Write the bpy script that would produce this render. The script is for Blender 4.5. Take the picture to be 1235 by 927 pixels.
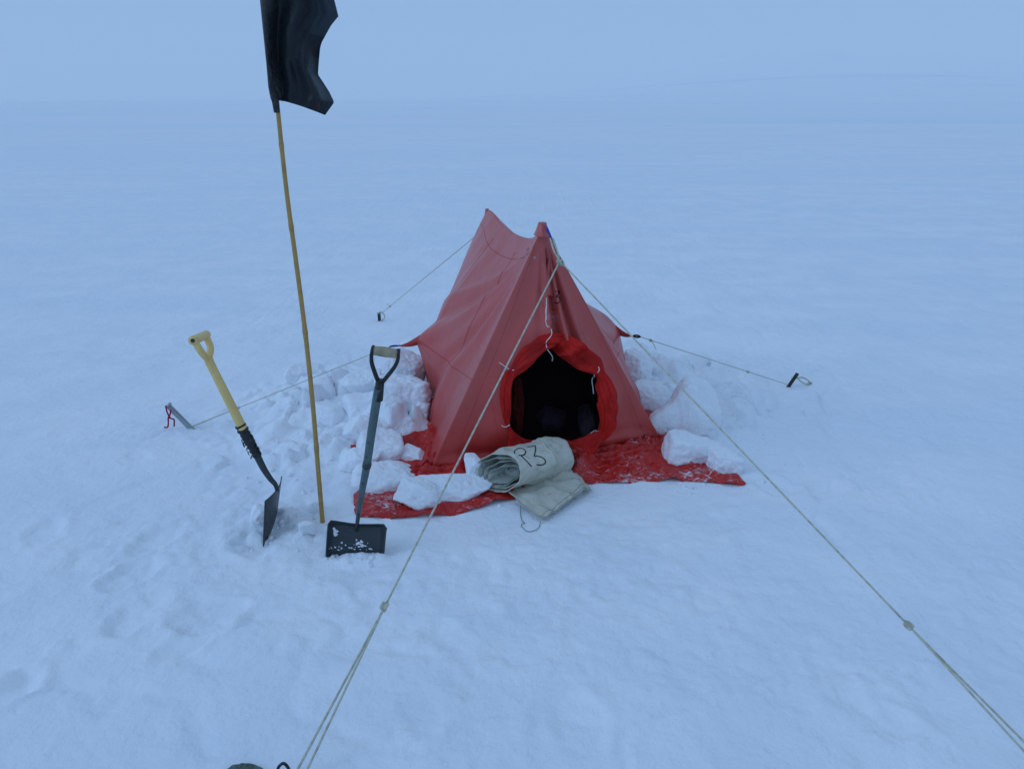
import bpy, math, random
import numpy as np
from mathutils import Vector, Matrix, noise as mnoise
from mathutils.bvhtree import BVHTree
R = math.radians
for o in list(bpy.data.objects): bpy.data.objects.remove(o)
S = bpy.context.scene
COL = S.collection

# ------------------------------------------------------------------ camera
CAM_H, PITCH, FPX = 1.70, R(20.8), 900.0
cd = bpy.data.cameras.new('camera'); cam = bpy.data.objects.new('camera', cd); COL.objects.link(cam)
cam.location = (0, 0, CAM_H); cam.rotation_euler = (R(90) - PITCH, 0, 0)
cd.sensor_width = 36; cd.lens = 36 * FPX / 1235; cd.clip_start = 0.05; cd.clip_end = 20000
S.camera = cam

# ------------------------------------------------------------------ light
SUN_EL, SUN_AZ = R(34), R(-108)          # azimuth measured from +Y towards +X
w = bpy.data.worlds.new('World'); S.world = w; w.use_nodes = True
nt = w.node_tree; nt.nodes.clear()
out = nt.nodes.new('ShaderNodeOutputWorld')
sky = nt.nodes.new('ShaderNodeTexSky'); sky.sky_type = 'NISHITA'; sky.sun_disc = False
sky.sun_elevation = SUN_EL; sky.sun_rotation = SUN_AZ; sky.air_density = 1.0; sky.dust_density = 0.3; sky.ozone_density = 3.0
bg1 = nt.nodes.new('ShaderNodeBackground'); bg1.inputs['Strength'].default_value = 0.05
nt.links.new(sky.outputs[0], bg1.inputs['Color'])
# the even overcast layer in front of that blue sky
tc = nt.nodes.new('ShaderNodeTexCoord'); sp = nt.nodes.new('ShaderNodeSeparateXYZ')
nt.links.new(tc.outputs['Generated'], sp.inputs[0])
rp = nt.nodes.new('ShaderNodeValToRGB'); nt.links.new(sp.outputs['Z'], rp.inputs[0])
rp.color_ramp.elements[0].position = 0.0; rp.color_ramp.elements[0].color = (0.278, 0.462, 0.755, 1)
rp.color_ramp.elements[1].position = 0.9; rp.color_ramp.elements[1].color = (0.280, 0.440, 0.680, 1)
bg2 = nt.nodes.new('ShaderNodeBackground'); bg2.inputs['Strength'].default_value = 1.0
nt.links.new(rp.outputs[0], bg2.inputs['Color'])
mx = nt.nodes.new('ShaderNodeMixShader'); mx.inputs[0].default_value = 0.86
nt.links.new(bg1.outputs[0], mx.inputs[1]); nt.links.new(bg2.outputs[0], mx.inputs[2])
nt.links.new(mx.outputs[0], out.inputs['Surface'])
ld = bpy.data.lights.new('sun', 'SUN'); ld.energy = 0.85; ld.angle = R(28); ld.color = (0.42, 0.60, 0.93)
sun = bpy.data.objects.new('sun', ld); COL.objects.link(sun)
sd = Vector((math.sin(SUN_AZ) * math.cos(SUN_EL), math.cos(SUN_AZ) * math.cos(SUN_EL), math.sin(SUN_EL)))
sun.rotation_euler = sd.to_track_quat('Z', 'Y').to_euler(); sun.location = sd * 20
S.view_settings.view_transform = 'Standard'; S.view_settings.look = 'None'
S.view_settings.exposure = 0.05; S.view_settings.gamma = 1.0; S.view_settings.use_curve_mapping = False
S.render.engine = 'CYCLES'; S.cycles.use_denoising = True
S.cycles.max_bounces = 8; S.cycles.volume_bounces = 4; S.cycles.diffuse_bounces = 5

# ------------------------------------------------------------------ measuring helpers (photo pixel -> point in the place)
cp, spn = math.cos(PITCH), math.sin(PITCH)
CAM = Vector((0, 0, CAM_H))
def ray(u, v):
    a = (u - 617.5) / FPX; b = -(v - 463.5) / FPX
    return Vector((a, cp + b * spn, -spn + b * cp))
def G(u, v, z=0.0):
    d = ray(u, v); return CAM + d * ((z - CAM_H) / d.z)
def P(u, v, Y):
    d = ray(u, v); return CAM + d * (Y / d.y)
def PL(u, v, p0, n):
    d = ray(u, v); return CAM + d * ((p0 - CAM).dot(n) / d.dot(n))

# ------------------------------------------------------------------ numeric noise
def _hash(ix, iy, seed):
    n = (ix.astype(np.int64) * 374761393 + iy.astype(np.int64) * 668265263 + seed * 974634777) & 0xffffffff
    n = ((n ^ (n >> 13)) * 1274126177) & 0xffffffff
    return ((n ^ (n >> 16)) & 0xffffff) / float(0xffffff)
def vnoise(x, y, seed=0):
    x0 = np.floor(x); y0 = np.floor(y); fx = x - x0; fy = y - y0
    fx = fx * fx * fx * (fx * (fx * 6 - 15) + 10); fy = fy * fy * fy * (fy * (fy * 6 - 15) + 10)
    a = _hash(x0, y0, seed); b = _hash(x0 + 1, y0, seed); c = _hash(x0, y0 + 1, seed); d = _hash(x0 + 1, y0 + 1, seed)
    return (a + (b - a) * fx + (c - a) * fy + (a - b - c + d) * fx * fy) * 2 - 1
def fbm(x, y, seed=0, oct=4, gain=0.5):
    s = 0; a = 1; t = 0
    for i in range(oct):
        ca, sa = math.cos(i * 1.1 + .3), math.sin(i * 1.1 + .3)
        s = s + a * vnoise((x * ca - y * sa) * 2 ** i + 13.7 * i, (x * sa + y * ca) * 2 ** i - 7.1 * i, seed + i); t += a; a *= gain
    return s / t
def chunks(x, y, size, seed):
    """broken slabs: a random tilted plateau per cell with dips between"""
    gx = x / size; gy = y / size; ix = np.floor(gx); iy = np.floor(gy)
    d1 = np.full(x.shape, 9.0); d2 = np.full(x.shape, 9.0); hh = np.zeros(x.shape)
    for dx in (-1, 0, 1):
        for dy in (-1, 0, 1):
            cx = ix + dx; cy = iy + dy
            px = cx + _hash(cx, cy, seed); py = cy + _hash(cx, cy, seed + 5)
            ddx = gx - px; ddy = gy - py; d = np.sqrt(ddx ** 2 + ddy ** 2)
            h = _hash(cx, cy, seed + 9) + (_hash(cx, cy, seed + 11) - .5) * 1.2 * ddx + (_hash(cx, cy, seed + 12) - .5) * 1.2 * ddy
            m = d < d1
            d2 = np.where(m, d1, np.minimum(d2, d)); hh = np.where(m, h, hh); d1 = np.where(m, d, d1)
    e = np.clip((d2 - d1) / .35, 0, 1); e = e * e * (3 - 2 * e)
    return hh * e
def sstep(a, b, x):
    t = np.clip((x - a) / (b - a), 0, 1); return t * t * (3 - 2 * t)
def blob(x, y, cx, cy, rx, ry, ang=0.0):
    c, s = math.cos(ang), math.sin(ang); dx = x - cx; dy = y - cy
    return np.sqrt(((dx * c + dy * s) / rx) ** 2 + ((-dx * s + dy * c) / ry) ** 2)

# key points of the tent
FL, FR = G(515, 577), G(803, 541)                 # front corners on the snow
AP = P(655, 272, 3.42)                            # front apex
RA = P(587, 254, 4.42)                            # rear apex
RL, RR = Vector((-.52, 4.75, 0)), Vector((.68, 4.85, 0))
QL, QR = P(507, 411, 4.08), P(744, 398, 4.12)     # mid-wall pull-outs
VAL = [(428, 567), (431, 625), (470, 627), (545, 622), (616, 603), (700, 584), (770, 582), (865, 583), (903, 588), (868, 545)]
VALW = [G(*p) for p in VAL]

rnd = random.Random(7)
PRINTS = []
for k in range(26):                                # old half-drifted boot marks
    u = rnd.uniform(-60, 1280); v = rnd.uniform(560, 925)
    if 420 < u < 910 and v < 640: continue
    p = G(u, v); PRINTS.append((p.x, p.y, rnd.uniform(.05, .10), rnd.uniform(.10, .19), rnd.uniform(-.9, .9), rnd.uniform(.003, .011)))
for (u, v, dep) in [(12, 830, .04), (160, 690, .03), (535, 762, .012), (190, 650, .025), (250, 745, .025), (925, 585, .02), (580, 690, .012), (650, 725, .012), (730, 700, .01),
                    (1000, 590, .03), (700, 870, .01), (1060, 870, .012), (300, 655, .025), (60, 640, .02), (230, 770, .02), (160, 745, .02)]:
    p = G(u, v); PRINTS.append((p.x, p.y, .07, .12, rnd.uniform(-1, 1), dep))
YB = G(318, 648); GB = G(430, 667); PB = G(390, 630)

def Hgt(x, y):
    x = np.asarray(x, float); y = np.asarray(y, float)
    r = np.sqrt(x * x + y * y)
    near = 1 - sstep(8, 30, r)
    h = .012 * fbm(x / .55, y / .55, 3, 4) + .0045 * fbm(x / .12, y / .10, 8, 4) * near
    h += -.010 * near * np.clip(.10 - np.abs(fbm(x / .5, y / .4, 15, 3)), 0, 1) / .10 * sstep(.0, .25, fbm(x / 1.1, y / .9, 16, 2))
    # wind crust: long low ridges, a little stronger to the right
    k = .55 + .45 * sstep(-.5, 3, x)
    xr = x * .94 + y * .34; yr = -x * .34 + y * .94
    rid = 1 - np.abs(fbm(xr / 1.3 + .6 * fbm(x / 1.5, y / 1.5, 22, 2), yr / .42, 21, 4, .6))
    far = sstep(1.5, 6, r)
    h += (rid - .75) * .022 * k * (1 - .6 * sstep(4, 9, r))
    tm = sstep(.0, .35, fbm(x / .7, y / .55, 17, 3) + .25 * (1 - sstep(.6, 1.8, blob(x, y, -.1, 2.7, 1.3, .7)))) * near
    h += tm * .007 * (chunks(x + .03 * fbm(x / .05, y / .05, 6, 2), y, .085, 18) - .4) + tm * .004 * fbm(x / .04, y / .04, 19, 3)
    h += far * (.017 * fbm(xr / 7, yr / 2.6, 31, 5) + .010 * np.clip(fbm(xr / 2.4, yr / .6, 33, 3) + .1, 0, 1))
    h += sstep(10, 60, r) * (.11 * fbm(x / 40, y / 14, 41, 4)) * 1.0
    h += sstep(60, 400, r) * (3.2 * fbm(x / 420, y / 160, 51, 4))
    # the distant rise to the right of the camera's axis
    h += 62 * sstep(500, 2000, y) * sstep(-.10, .42, x / np.maximum(y, 1))
    h += 130 * sstep(2400, 3900, y) * sstep(-.02, .30, x / np.maximum(y, 1)) * (1 + .25 * fbm(x / 500, y / 500, 63, 2))
    h += 16 * sstep(700, 2000, y) * fbm(x / 900, y / 600, 61, 3)
    if True:
        m = near
        lump = .022 * fbm(x / .30, y / .30, 71, 3)
        # left heap shovelled against the wall
        e = blob(x, y, -.92, 3.95, .62, .95, .25); a = 1 - sstep(.35, 1.12, e + .18 * fbm(x / .3, y / .3, 75, 3))
        h += a * (.045 + .12 * chunks(x + .05 * fbm(x / .1, y / .1, 4, 2), y, .17, 77) + lump)
        e = blob(x, y, -.60, 4.15, .30, .75, .05); a = 1 - sstep(.3, 1.15, e + .2 * fbm(x / .2, y / .2, 76, 3))
        h += a * (.09 + .05 * chunks(x, y, .12, 78))
        # right heap
        e = blob(x, y, 1.10, 4.30, .50, .75, -.2); a = 1 - sstep(.35, 1.1, e + .18 * fbm(x / .3, y / .3, 85, 3))
        h += a * (.05 + .085 * chunks(x, y + .05 * fbm(x / .1, y / .1, 5, 2), .2, 87) + lump)
        e = blob(x, y, .84, 4.35, .24, .75, 0); a = 1 - sstep(.3, 1.1, e + .2 * fbm(x / .2, y / .2, 86, 3))
        h += a * (.11 + .05 * chunks(x, y, .13, 88))
        # behind
        e = blob(x, y, .05, 5.1, 1.1, .35, 0); h += (1 - sstep(.4, 1.1, e)) * (.09 + .07 * chunks(x, y, .16, 91))
        # broad rubble skirts
        e = blob(x, y, -1.25, 3.75, .55, .95, .2); a = 1 - sstep(.3, 1.15, e)
        h += a * .035 * chunks(x, y, .13, 93)
        e = blob(x, y, 1.6, 4.3, .75, .75, 0); a = 1 - sstep(.3, 1.15, e)
        h += a * .04 * chunks(x, y, .19, 94)
        e = blob(x, y, YB.x + .05, YB.y + .12, .32, .25, 0); a = 1 - sstep(.3, 1.15, e)
        h += a * .035 * np.clip(chunks(x, y, .085, 95), 0, 1) * (1 - sstep(.35, .9, blob(x, y, YB.x, YB.y - .12, .16, .16)) * 0)
        # flattened where the valance lies, and inside the tent
        cx = (FL.x + FR.x) / 2; cy = 3.3
        e = blob(x, y, .15, 3.26, 1.14, .44, .10); fl = 1 - sstep(.85, 1.1, e)
        h = h * (1 - .93 * fl * m)
        e = blob(x, y, .08, 4.1, .55, .85, 0); fl = 1 - sstep(.8, 1.0, e)
        h = h * (1 - fl * m) - .02 * fl * m
        for (px, py, rx, ry, an, d) in PRINTS:
            e = blob(x, y, px, py, rx, ry, an) + .6 * fbm(x / .13, y / .10, 99, 4)
            h -= .6 * d * (1 - sstep(.5, 1.1, e)); h += d * .3 * np.exp(-((e - 1.25) / .22) ** 2)
        # little collars where poles and blades stand
        for (q, rr, d) in ((PB, .05, .012), (YB, .09, .03), (GB, .16, .018)):
            e = blob(x, y, q.x, q.y, rr, rr); h -= d * np.exp(-(e ** 2)) * .6
            h += .5 * d * np.exp(-((e - 1.5) / .4) ** 2)
        e = blob(x, y, GB.x + .02, GB.y - .05, .17, .05, .06); h += .03 * (1 - sstep(.4, 1.1, e)) * (1 + .6 * fbm(x / .04, y / .04, 97, 2))
    return h
def H(x, y): return float(Hgt(np.array([x]), np.array([y]))[0])

# ------------------------------------------------------------------ materials
def mat(name, col, rough=.6, spec=.5, bump=None, var=None, extra=None, sheen=0, metal=0, sss=0):
    m = bpy.data.materials.new(name); m.use_nodes = True; n = m.node_tree; b = n.nodes['Principled BSDF']
    b.inputs['Base Color'].default_value = (*col, 1); b.inputs['Roughness'].default_value = rough
    b.inputs['Specular IOR Level'].default_value = spec; b.inputs['Metallic'].default_value = metal
    b.inputs['Sheen Weight'].default_value = sheen; b.inputs['Sheen Roughness'].default_value = .4
    if sss:
        b.inputs['Subsurface Weight'].default_value = sss; b.inputs['Subsurface Radius'].default_value = (.03, .045, .07); b.inputs['Subsurface Scale'].default_value = 1
    tc = n.nodes.new('ShaderNodeTexCoord')
    if var:      # (scale, colour2, lo, hi)
        for (sc, c2, lo, hi) in ([var] if isinstance(var, tuple) else var):
            t = n.nodes.new('ShaderNodeTexNoise'); t.inputs['Scale'].default_value = sc; t.inputs['Detail'].default_value = 6
            n.links.new(tc.outputs['Object'], t.inputs['Vector'])
            r = n.nodes.new('ShaderNodeMapRange'); r.inputs[1].default_value = lo; r.inputs[2].default_value = hi
            n.links.new(t.outputs['Fac'], r.inputs[0])
            mx = n.nodes.new('ShaderNodeMix'); mx.data_type = 'RGBA'; n.links.new(r.outputs[0], mx.inputs[0])
            prev = b.inputs['Base Color'].links[0].from_socket if b.inputs['Base Color'].links else None
            if prev: n.links.new(prev, mx.inputs[6])
            else: mx.inputs[6].default_value = (*col, 1)
            mx.inputs[7].default_value = (*c2, 1)
            n.links.new(mx.outputs[2], b.inputs['Base Color'])
    if bump:     # list of (scale, distance)
        prevn = None
        for (sc, dist) in bump:
            t = n.nodes.new('ShaderNodeTexNoise'); t.inputs['Scale'].default_value = sc; t.inputs['Detail'].default_value = 5
            n.links.new(tc.outputs['Object'], t.inputs['Vector'])
            bp = n.nodes.new('ShaderNodeBump'); bp.inputs['Distance'].default_value = dist; bp.inputs['Strength'].default_value = 1
            n.links.new(t.outputs['Fac'], bp.inputs['Height'])
            if prevn: n.links.new(prevn, bp.inputs['Normal'])
            prevn = bp.outputs[0]
        n.links.new(prevn, b.inputs['Normal'])
    return m
SNOW = mat('snow', (.89, .90, .92), .85, .2, bump=[(7, .02), (40, .005), (220, .0012)], var=(2.2, (.83, .86, .90), .42, .62))
CHUNK = mat('snow_block', (.88, .90, .93), .85, .2, bump=[(16, .016), (60, .005), (220, .0012)])
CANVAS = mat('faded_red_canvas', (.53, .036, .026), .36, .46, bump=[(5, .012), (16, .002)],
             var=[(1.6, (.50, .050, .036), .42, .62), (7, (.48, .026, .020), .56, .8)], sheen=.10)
def painted_sheen(m):            # sky sheen put into the colour of the upper cloth, ragged at its lower edge
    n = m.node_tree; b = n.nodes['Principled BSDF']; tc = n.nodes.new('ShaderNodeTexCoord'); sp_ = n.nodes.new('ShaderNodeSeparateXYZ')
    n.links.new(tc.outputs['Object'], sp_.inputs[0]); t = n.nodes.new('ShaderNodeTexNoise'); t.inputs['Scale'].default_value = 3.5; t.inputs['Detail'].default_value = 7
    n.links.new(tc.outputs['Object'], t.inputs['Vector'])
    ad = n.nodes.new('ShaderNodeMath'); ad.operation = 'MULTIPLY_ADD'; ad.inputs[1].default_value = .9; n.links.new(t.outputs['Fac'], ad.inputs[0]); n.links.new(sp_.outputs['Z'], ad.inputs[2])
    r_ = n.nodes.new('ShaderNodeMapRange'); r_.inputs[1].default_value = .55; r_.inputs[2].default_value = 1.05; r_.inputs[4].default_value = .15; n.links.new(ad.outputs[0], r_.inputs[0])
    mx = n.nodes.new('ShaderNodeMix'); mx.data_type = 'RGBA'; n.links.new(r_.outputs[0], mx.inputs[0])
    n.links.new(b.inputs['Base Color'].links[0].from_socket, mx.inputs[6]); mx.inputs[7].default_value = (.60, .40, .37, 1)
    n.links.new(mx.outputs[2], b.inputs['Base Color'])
painted_sheen(CANVAS)
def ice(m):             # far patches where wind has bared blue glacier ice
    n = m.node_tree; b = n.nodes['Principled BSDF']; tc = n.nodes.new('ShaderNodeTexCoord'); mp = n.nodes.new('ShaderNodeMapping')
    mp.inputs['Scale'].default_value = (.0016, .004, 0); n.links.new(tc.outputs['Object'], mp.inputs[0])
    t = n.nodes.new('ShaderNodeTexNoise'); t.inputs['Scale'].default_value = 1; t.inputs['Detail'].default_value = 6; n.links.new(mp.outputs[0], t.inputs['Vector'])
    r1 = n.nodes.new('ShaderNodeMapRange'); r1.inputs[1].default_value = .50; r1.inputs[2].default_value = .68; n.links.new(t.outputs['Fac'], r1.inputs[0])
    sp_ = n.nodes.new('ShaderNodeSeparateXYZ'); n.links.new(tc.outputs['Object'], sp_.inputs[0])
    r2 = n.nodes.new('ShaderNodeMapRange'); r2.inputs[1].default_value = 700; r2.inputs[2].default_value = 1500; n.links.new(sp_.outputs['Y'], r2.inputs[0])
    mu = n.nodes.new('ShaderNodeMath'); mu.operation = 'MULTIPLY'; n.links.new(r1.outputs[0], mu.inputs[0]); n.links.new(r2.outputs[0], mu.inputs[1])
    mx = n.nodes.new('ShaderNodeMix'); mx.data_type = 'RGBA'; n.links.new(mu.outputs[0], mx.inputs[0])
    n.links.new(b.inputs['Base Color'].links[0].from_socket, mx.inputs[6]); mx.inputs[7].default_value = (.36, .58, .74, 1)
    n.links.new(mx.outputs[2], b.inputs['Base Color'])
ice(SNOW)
def crust(m):           # dull glazed crust between drifts of fresh snow
    n = m.node_tree; b = n.nodes['Principled BSDF']; tc = n.nodes.new('ShaderNodeTexCoord'); src = b.inputs['Base Color'].links[0].from_socket
    for (sc, lo, hi, c) in (((.22, .9, 0), .48, .70, (.80, .85, .90)), ((.012, .05, 0), .46, .66, (.79, .85, .90)), ((1.1, 3.0, 0), .54, .72, (.82, .86, .90))):
        mp = n.nodes.new('ShaderNodeMapping'); mp.inputs['Scale'].default_value = sc; mp.inputs['Rotation'].default_value = (0, 0, -.25); n.links.new(tc.outputs['Object'], mp.inputs[0])
        t = n.nodes.new('ShaderNodeTexNoise'); t.inputs['Scale'].default_value = 1; t.inputs['Detail'].default_value = 8; t.inputs['Distortion'].default_value = .6; n.links.new(mp.outputs[0], t.inputs['Vector'])
        r1 = n.nodes.new('ShaderNodeMapRange'); r1.inputs[1].default_value = lo; r1.inputs[2].default_value = hi; n.links.new(t.outputs['Fac'], r1.inputs[0])
        mx = n.nodes.new('ShaderNodeMix'); mx.data_type = 'RGBA'; n.links.new(r1.outputs[0], mx.inputs[0]); n.links.new(src, mx.inputs[6]); mx.inputs[7].default_value = (*c, 1); src = mx.outputs[2]
    n.links.new(src, b.inputs['Base Color'])
crust(SNOW)
VALM = mat('red_valance_cloth', (.58, .013, .007), .38, .45, bump=[(8, .035), (30, .016)], var=(5, (.48, .012, .008), .4, .65))
# frost caught in the valance's creases
def frost(m, sc, lo, hi, stretch=(1, 1, 1)):
    n = m.node_tree; b = n.nodes['Principled BSDF']; tc = n.nodes.new('ShaderNodeTexCoord'); mp = n.nodes.new('ShaderNodeMapping')
    mp.inputs['Scale'].default_value = stretch; n.links.new(tc.outputs['Object'], mp.inputs[0])
    t = n.nodes.new('ShaderNodeTexNoise'); t.inputs['Scale'].default_value = sc; t.inputs['Detail'].default_value = 9; t.inputs['Roughness'].default_value = .75
    t.inputs['Distortion'].default_value = 1.2
    n.links.new(mp.outputs[0], t.inputs['Vector'])
    t2 = n.nodes.new('ShaderNodeTexNoise'); t2.inputs['Scale'].default_value = 3.2; n.links.new(tc.outputs['Object'], t2.inputs['Vector'])
    ad = n.nodes.new('ShaderNodeMath'); ad.operation = 'MULTIPLY_ADD'; ad.inputs[1].default_value = .55
    n.links.new(t2.outputs['Fac'], ad.inputs[0]); n.links.new(t.outputs['Fac'], ad.inputs[2])
    r = n.nodes.new('ShaderNodeMapRange'); r.inputs[1].default_value = lo; r.inputs[2].default_value = hi; n.links.new(ad.outputs[0], r.inputs[0])
    mx = n.nodes.new('ShaderNodeMix'); mx.data_type = 'RGBA'; n.links.new(r.outputs[0], mx.inputs[0])
    n.links.new(b.inputs['Base Color'].links[0].from_socket, mx.inputs[6]); mx.inputs[7].default_value = (.82, .84, .87, 1)
    n.links.new(mx.outputs[2], b.inputs['Base Color'])
frost(VALM, 30, .86, 1.02, (1, 1.8, 1))
SLEEVE = mat('bright_red_sleeve', (.60, .011, .006), .6, .2, bump=[(18, .02), (60, .005)], var=(6, (.38, .008, .005), .45, .7))
DARK = mat('interior_shade', (.012, .004, .004), .9, .05)  # near-black colour stands in for the unlit tent interior
SEAM = mat('seam_thread', (.40, .028, .020), .7, .2)
PATCH = mat('worn_spot', (.45, .30, .28), .7, .2)
ROPE = mat('braided_rope', (.60, .57, .44), .7, .3, bump=[(400, .002)], var=(60, (.44, .42, .34), .45, .65))
WROPE = mat('white_cord', (.80, .79, .76), .6, .3, bump=[(400, .001)])
INK = mat('black_ink', (.012, .014, .018), .6, .2)
PINKINK = mat('pale_print', (.62, .30, .36), .6, .2)
BLUE = mat('purple_webbing', (.06, .04, .30), .6, .3)
FLAGM = mat('black_flag_nylon', (.006, .010, .014), .55, .35, bump=[(14, .02), (50, .004)])
FLAG2 = mat('thin_black_nylon', (.016, .026, .036), .6, .35)
BAMBOO = mat('bamboo', (.46, .27, .075), .45, .4, bump=[(120, .002)], var=(25, (.30, .16, .04), .5, .8))
YEL = mat('yellow_plastic', (.80, .56, .20), .38, .5, bump=[(40, .002), (200, .0006)], var=[(9, (.68, .45, .14), .48, .75), (45, (.30, .25, .10), .66, .80)])
TAPE = mat('black_tape', (.010, .011, .012), .45, .5, bump=[(60, .01)])
STEEL = mat('dark_steel', (.030, .038, .043), .42, .5, bump=[(30, .004), (150, .001)], var=[(7, (.028, .034, .038), .4, .6), (22, (.07, .045, .035), .60, .78)])
HANDLE = mat('grey_green_paint', (.085, .125, .130), .5, .4, bump=[(40, .003), (300, .0006)], var=[(14, (.045, .065, .068), .45, .7), (60, (.15, .17, .16), .64, .75)])
GRIP = mat('grip_wood', (.40, .33, .21), .65, .3, bump=[(90, .003)], var=(30, (.28, .22, .13), .45, .7))
OUTC = mat('off_white_canvas', (.62, .59, .49), .85, .15, bump=[(12, .02), (60, .006), (900, .0006)], var=[(5, (.50, .49, .40), .42, .66), (16, (.34, .34, .27), .60, .80)])
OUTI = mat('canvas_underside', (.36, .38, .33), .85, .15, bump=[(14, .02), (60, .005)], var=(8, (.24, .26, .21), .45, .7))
ALU = mat('grey_aluminium', (.36, .38, .39), .42, .5, metal=.35, bump=[(80, .001)], var=(20, (.25, .27, .28), .5, .75))
REDC = mat('red_cord', (.34, .010, .022), .6, .3)
DWOOD = mat('dark_wood', (.035, .038, .035), .7, .3, bump=[(40, .004)], var=(30, (.15, .16, .14), .60, .70))
GREENC = mat('grey_green_canvas', (.16, .20, .165), .85, .15, bump=[(20, .02), (90, .006)], var=(40, (.10, .13, .105), .42, .62))
BROWN = mat('brown_pole', (.16, .06, .03), .6, .3)
BAGP = mat('purple_grey_cloth', (.04, .026, .046), .8, .2, bump=[(20, .03)])
BAGR = mat('red_cloth_dark', (.10, .005, .004), .8, .1, bump=[(20, .03)])
BAGB = mat('blue_grey_cloth', (.045, .03, .04), .8, .2, bump=[(20, .03)])

# ------------------------------------------------------------------ object helpers
def mesh(name, V, F, m, root=None, smooth=True, mats=None, midx=None, uv=None):
    me = bpy.data.meshes.new(name)
    off = root.location if root is not None else Vector((0, 0, 0))
    V = np.asarray([tuple(v) for v in V], float) - np.array(off)
    me.from_pydata(V.tolist(), [], F); me.update()
    for mm in (mats or [m]): me.materials.append(mm)
    me.polygons.foreach_set('use_smooth', [smooth] * len(me.polygons))
    if midx is not None: me.polygons.foreach_set('material_index', midx)
    o = bpy.data.objects.new(name, me); COL.objects.link(o)
    if root is not None: o.parent = root
    return o
def sub(name, V, F, m, root, part, **k):            # a sub-part: same frame as its part
    o = mesh(name, V, F, m, root, **k); o.parent = part; return o
def thing(name, label, cat, loc, group=None):
    o = bpy.data.objects.new(name, None); COL.objects.link(o); o.location = loc; o.empty_display_size = .1
    o['label'] = label; o['category'] = cat
    if group: o['group'] = group
    return o
def tag(o, label, cat, group=None):
    o['label'] = label; o['category'] = cat
    if group: o['group'] = group
    return o
def rebase(o, loc):                                   # give a one-mesh thing its origin at its base
    me = o.data; L = Vector(loc)
    for v in me.vertices: v.co -= L
    o.location = L
def cat(pts, n=6, closed=False):
    pts = [Vector(p) for p in pts]; N = len(pts); outp = []
    rng = range(N if closed else N - 1)
    for i in rng:
        if closed: p0, p1, p2, p3 = pts[i - 1], pts[i], pts[(i + 1) % N], pts[(i + 2) % N]
        else: p0, p1, p2, p3 = pts[max(i - 1, 0)], pts[i], pts[i + 1], pts[min(i + 2, N - 1)]
        for k in range(n):
            t = k / n
            outp.append(.5 * ((2 * p1) + (-p0 + p2) * t + (2 * p0 - 5 * p1 + 4 * p2 - p3) * t * t + (-p0 + 3 * p1 - 3 * p2 + p3) * t ** 3))
    if not closed: outp.append(pts[-1])
    return outp
def tube(pts, r, seg=8, closed=False, flat=1.0, up=None):
    """r: number or list. flat squashes along the frame's 2nd axis."""
    pts = [Vector(p) for p in pts]; N = len(pts); V = []; F = []
    rr = r if hasattr(r, '__len__') else [r] * N
    nrm = None
    for i, p in enumerate(pts):
        if closed: t = pts[(i + 1) % N] - pts[i - 1]
        else: t = pts[min(i + 1, N - 1)] - pts[max(i - 1, 0)]
        t.normalize()
        if up is not None: nrm = Vector(up) - t * t.dot(Vector(up)); nrm.normalize()
        elif nrm is None:
            a = Vector((0, 0, 1)) if abs(t.z) < .9 else Vector((1, 0, 0)); nrm = (a - t * t.dot(a)).normalized()
        else:
            nrm = (nrm - t * t.dot(nrm)).normalized()
        b = t.cross(nrm)
        for k in range(seg):
            a = 2 * math.pi * k / seg; V.append(p + (b * math.cos(a) + nrm * math.sin(a) * flat) * rr[i])
    M = N if closed else N - 1
    for i in range(M):
        for k in range(seg):
            a = i * seg + k; b_ = i * seg + (k + 1) % seg; j = (i + 1) % N
            F.append((a, b_, j * seg + (k + 1) % seg, j * seg + k))
    if not closed:
        F.append(tuple(reversed(range(seg)))); F.append(tuple(range((N - 1) * seg, N * seg)))
    return V, F
def join(*ms):
    V = []; F = []
    for v, f in ms:
        o = len(V); V += list(v); F += [tuple(i + o for i in q) for q in f]
    return V, F
def grid(fn, nu, nv, closeu=False):
    V = [fn(i / (nu if closeu else nu - 1), j / (nv - 1)) for i in range(nu) for j in range(nv)]; F = []
    for i in range(nu if closeu else nu - 1):
        for j in range(nv - 1):
            a = i * nv + j; b = ((i + 1) % nu) * nv + j; F.append((a, b, b + 1, a + 1))
    return V, F
def solid(o, th, off=0):
    md = o.modifiers.new('thickness', 'SOLIDIFY'); md.thickness = th; md.offset = off; return o
def box(c, ax, ay, az):
    c = Vector(c); V = [c + ax * i + ay * j + az * k for i in (-1, 1) for j in (-1, 1) for k in (-1, 1)]
    return V, [(0, 1, 3, 2), (4, 6, 7, 5), (0, 4, 5, 1), (2, 3, 7, 6), (0, 2, 6, 4), (1, 5, 7, 3)]
def knot(p, r, seed=0, along=Vector((0, 0, 1))):
    rr = random.Random(seed); M_ = along.normalized().to_track_quat('Z', 'Y').to_matrix()
    pts = []
    for k in range(26):
        a = 2 * math.pi * k / 26
        pts.append(Vector(p) + M_ @ Vector(((math.sin(a) + .9 * math.sin(2 * a)) * r * .8, (math.cos(a) - .9 * math.cos(2 * a)) * r * .8, -math.sin(3 * a) * r * 1.6)))
    return tube(pts, r * .62, 6, closed=True)
def bvh_of(V, F): return BVHTree.FromPolygons([Vector(v) for v in V], F)
def on(px, bv, lift=.0015):                            # photo stroke laid on a real surface
    outp = []
    for (u, v) in px:
        d = ray(u, v).normalized(); h = bv.ray_cast(CAM, d)
        if h[0] is not None: outp.append(h[0] - d * lift)
    return outp

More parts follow.
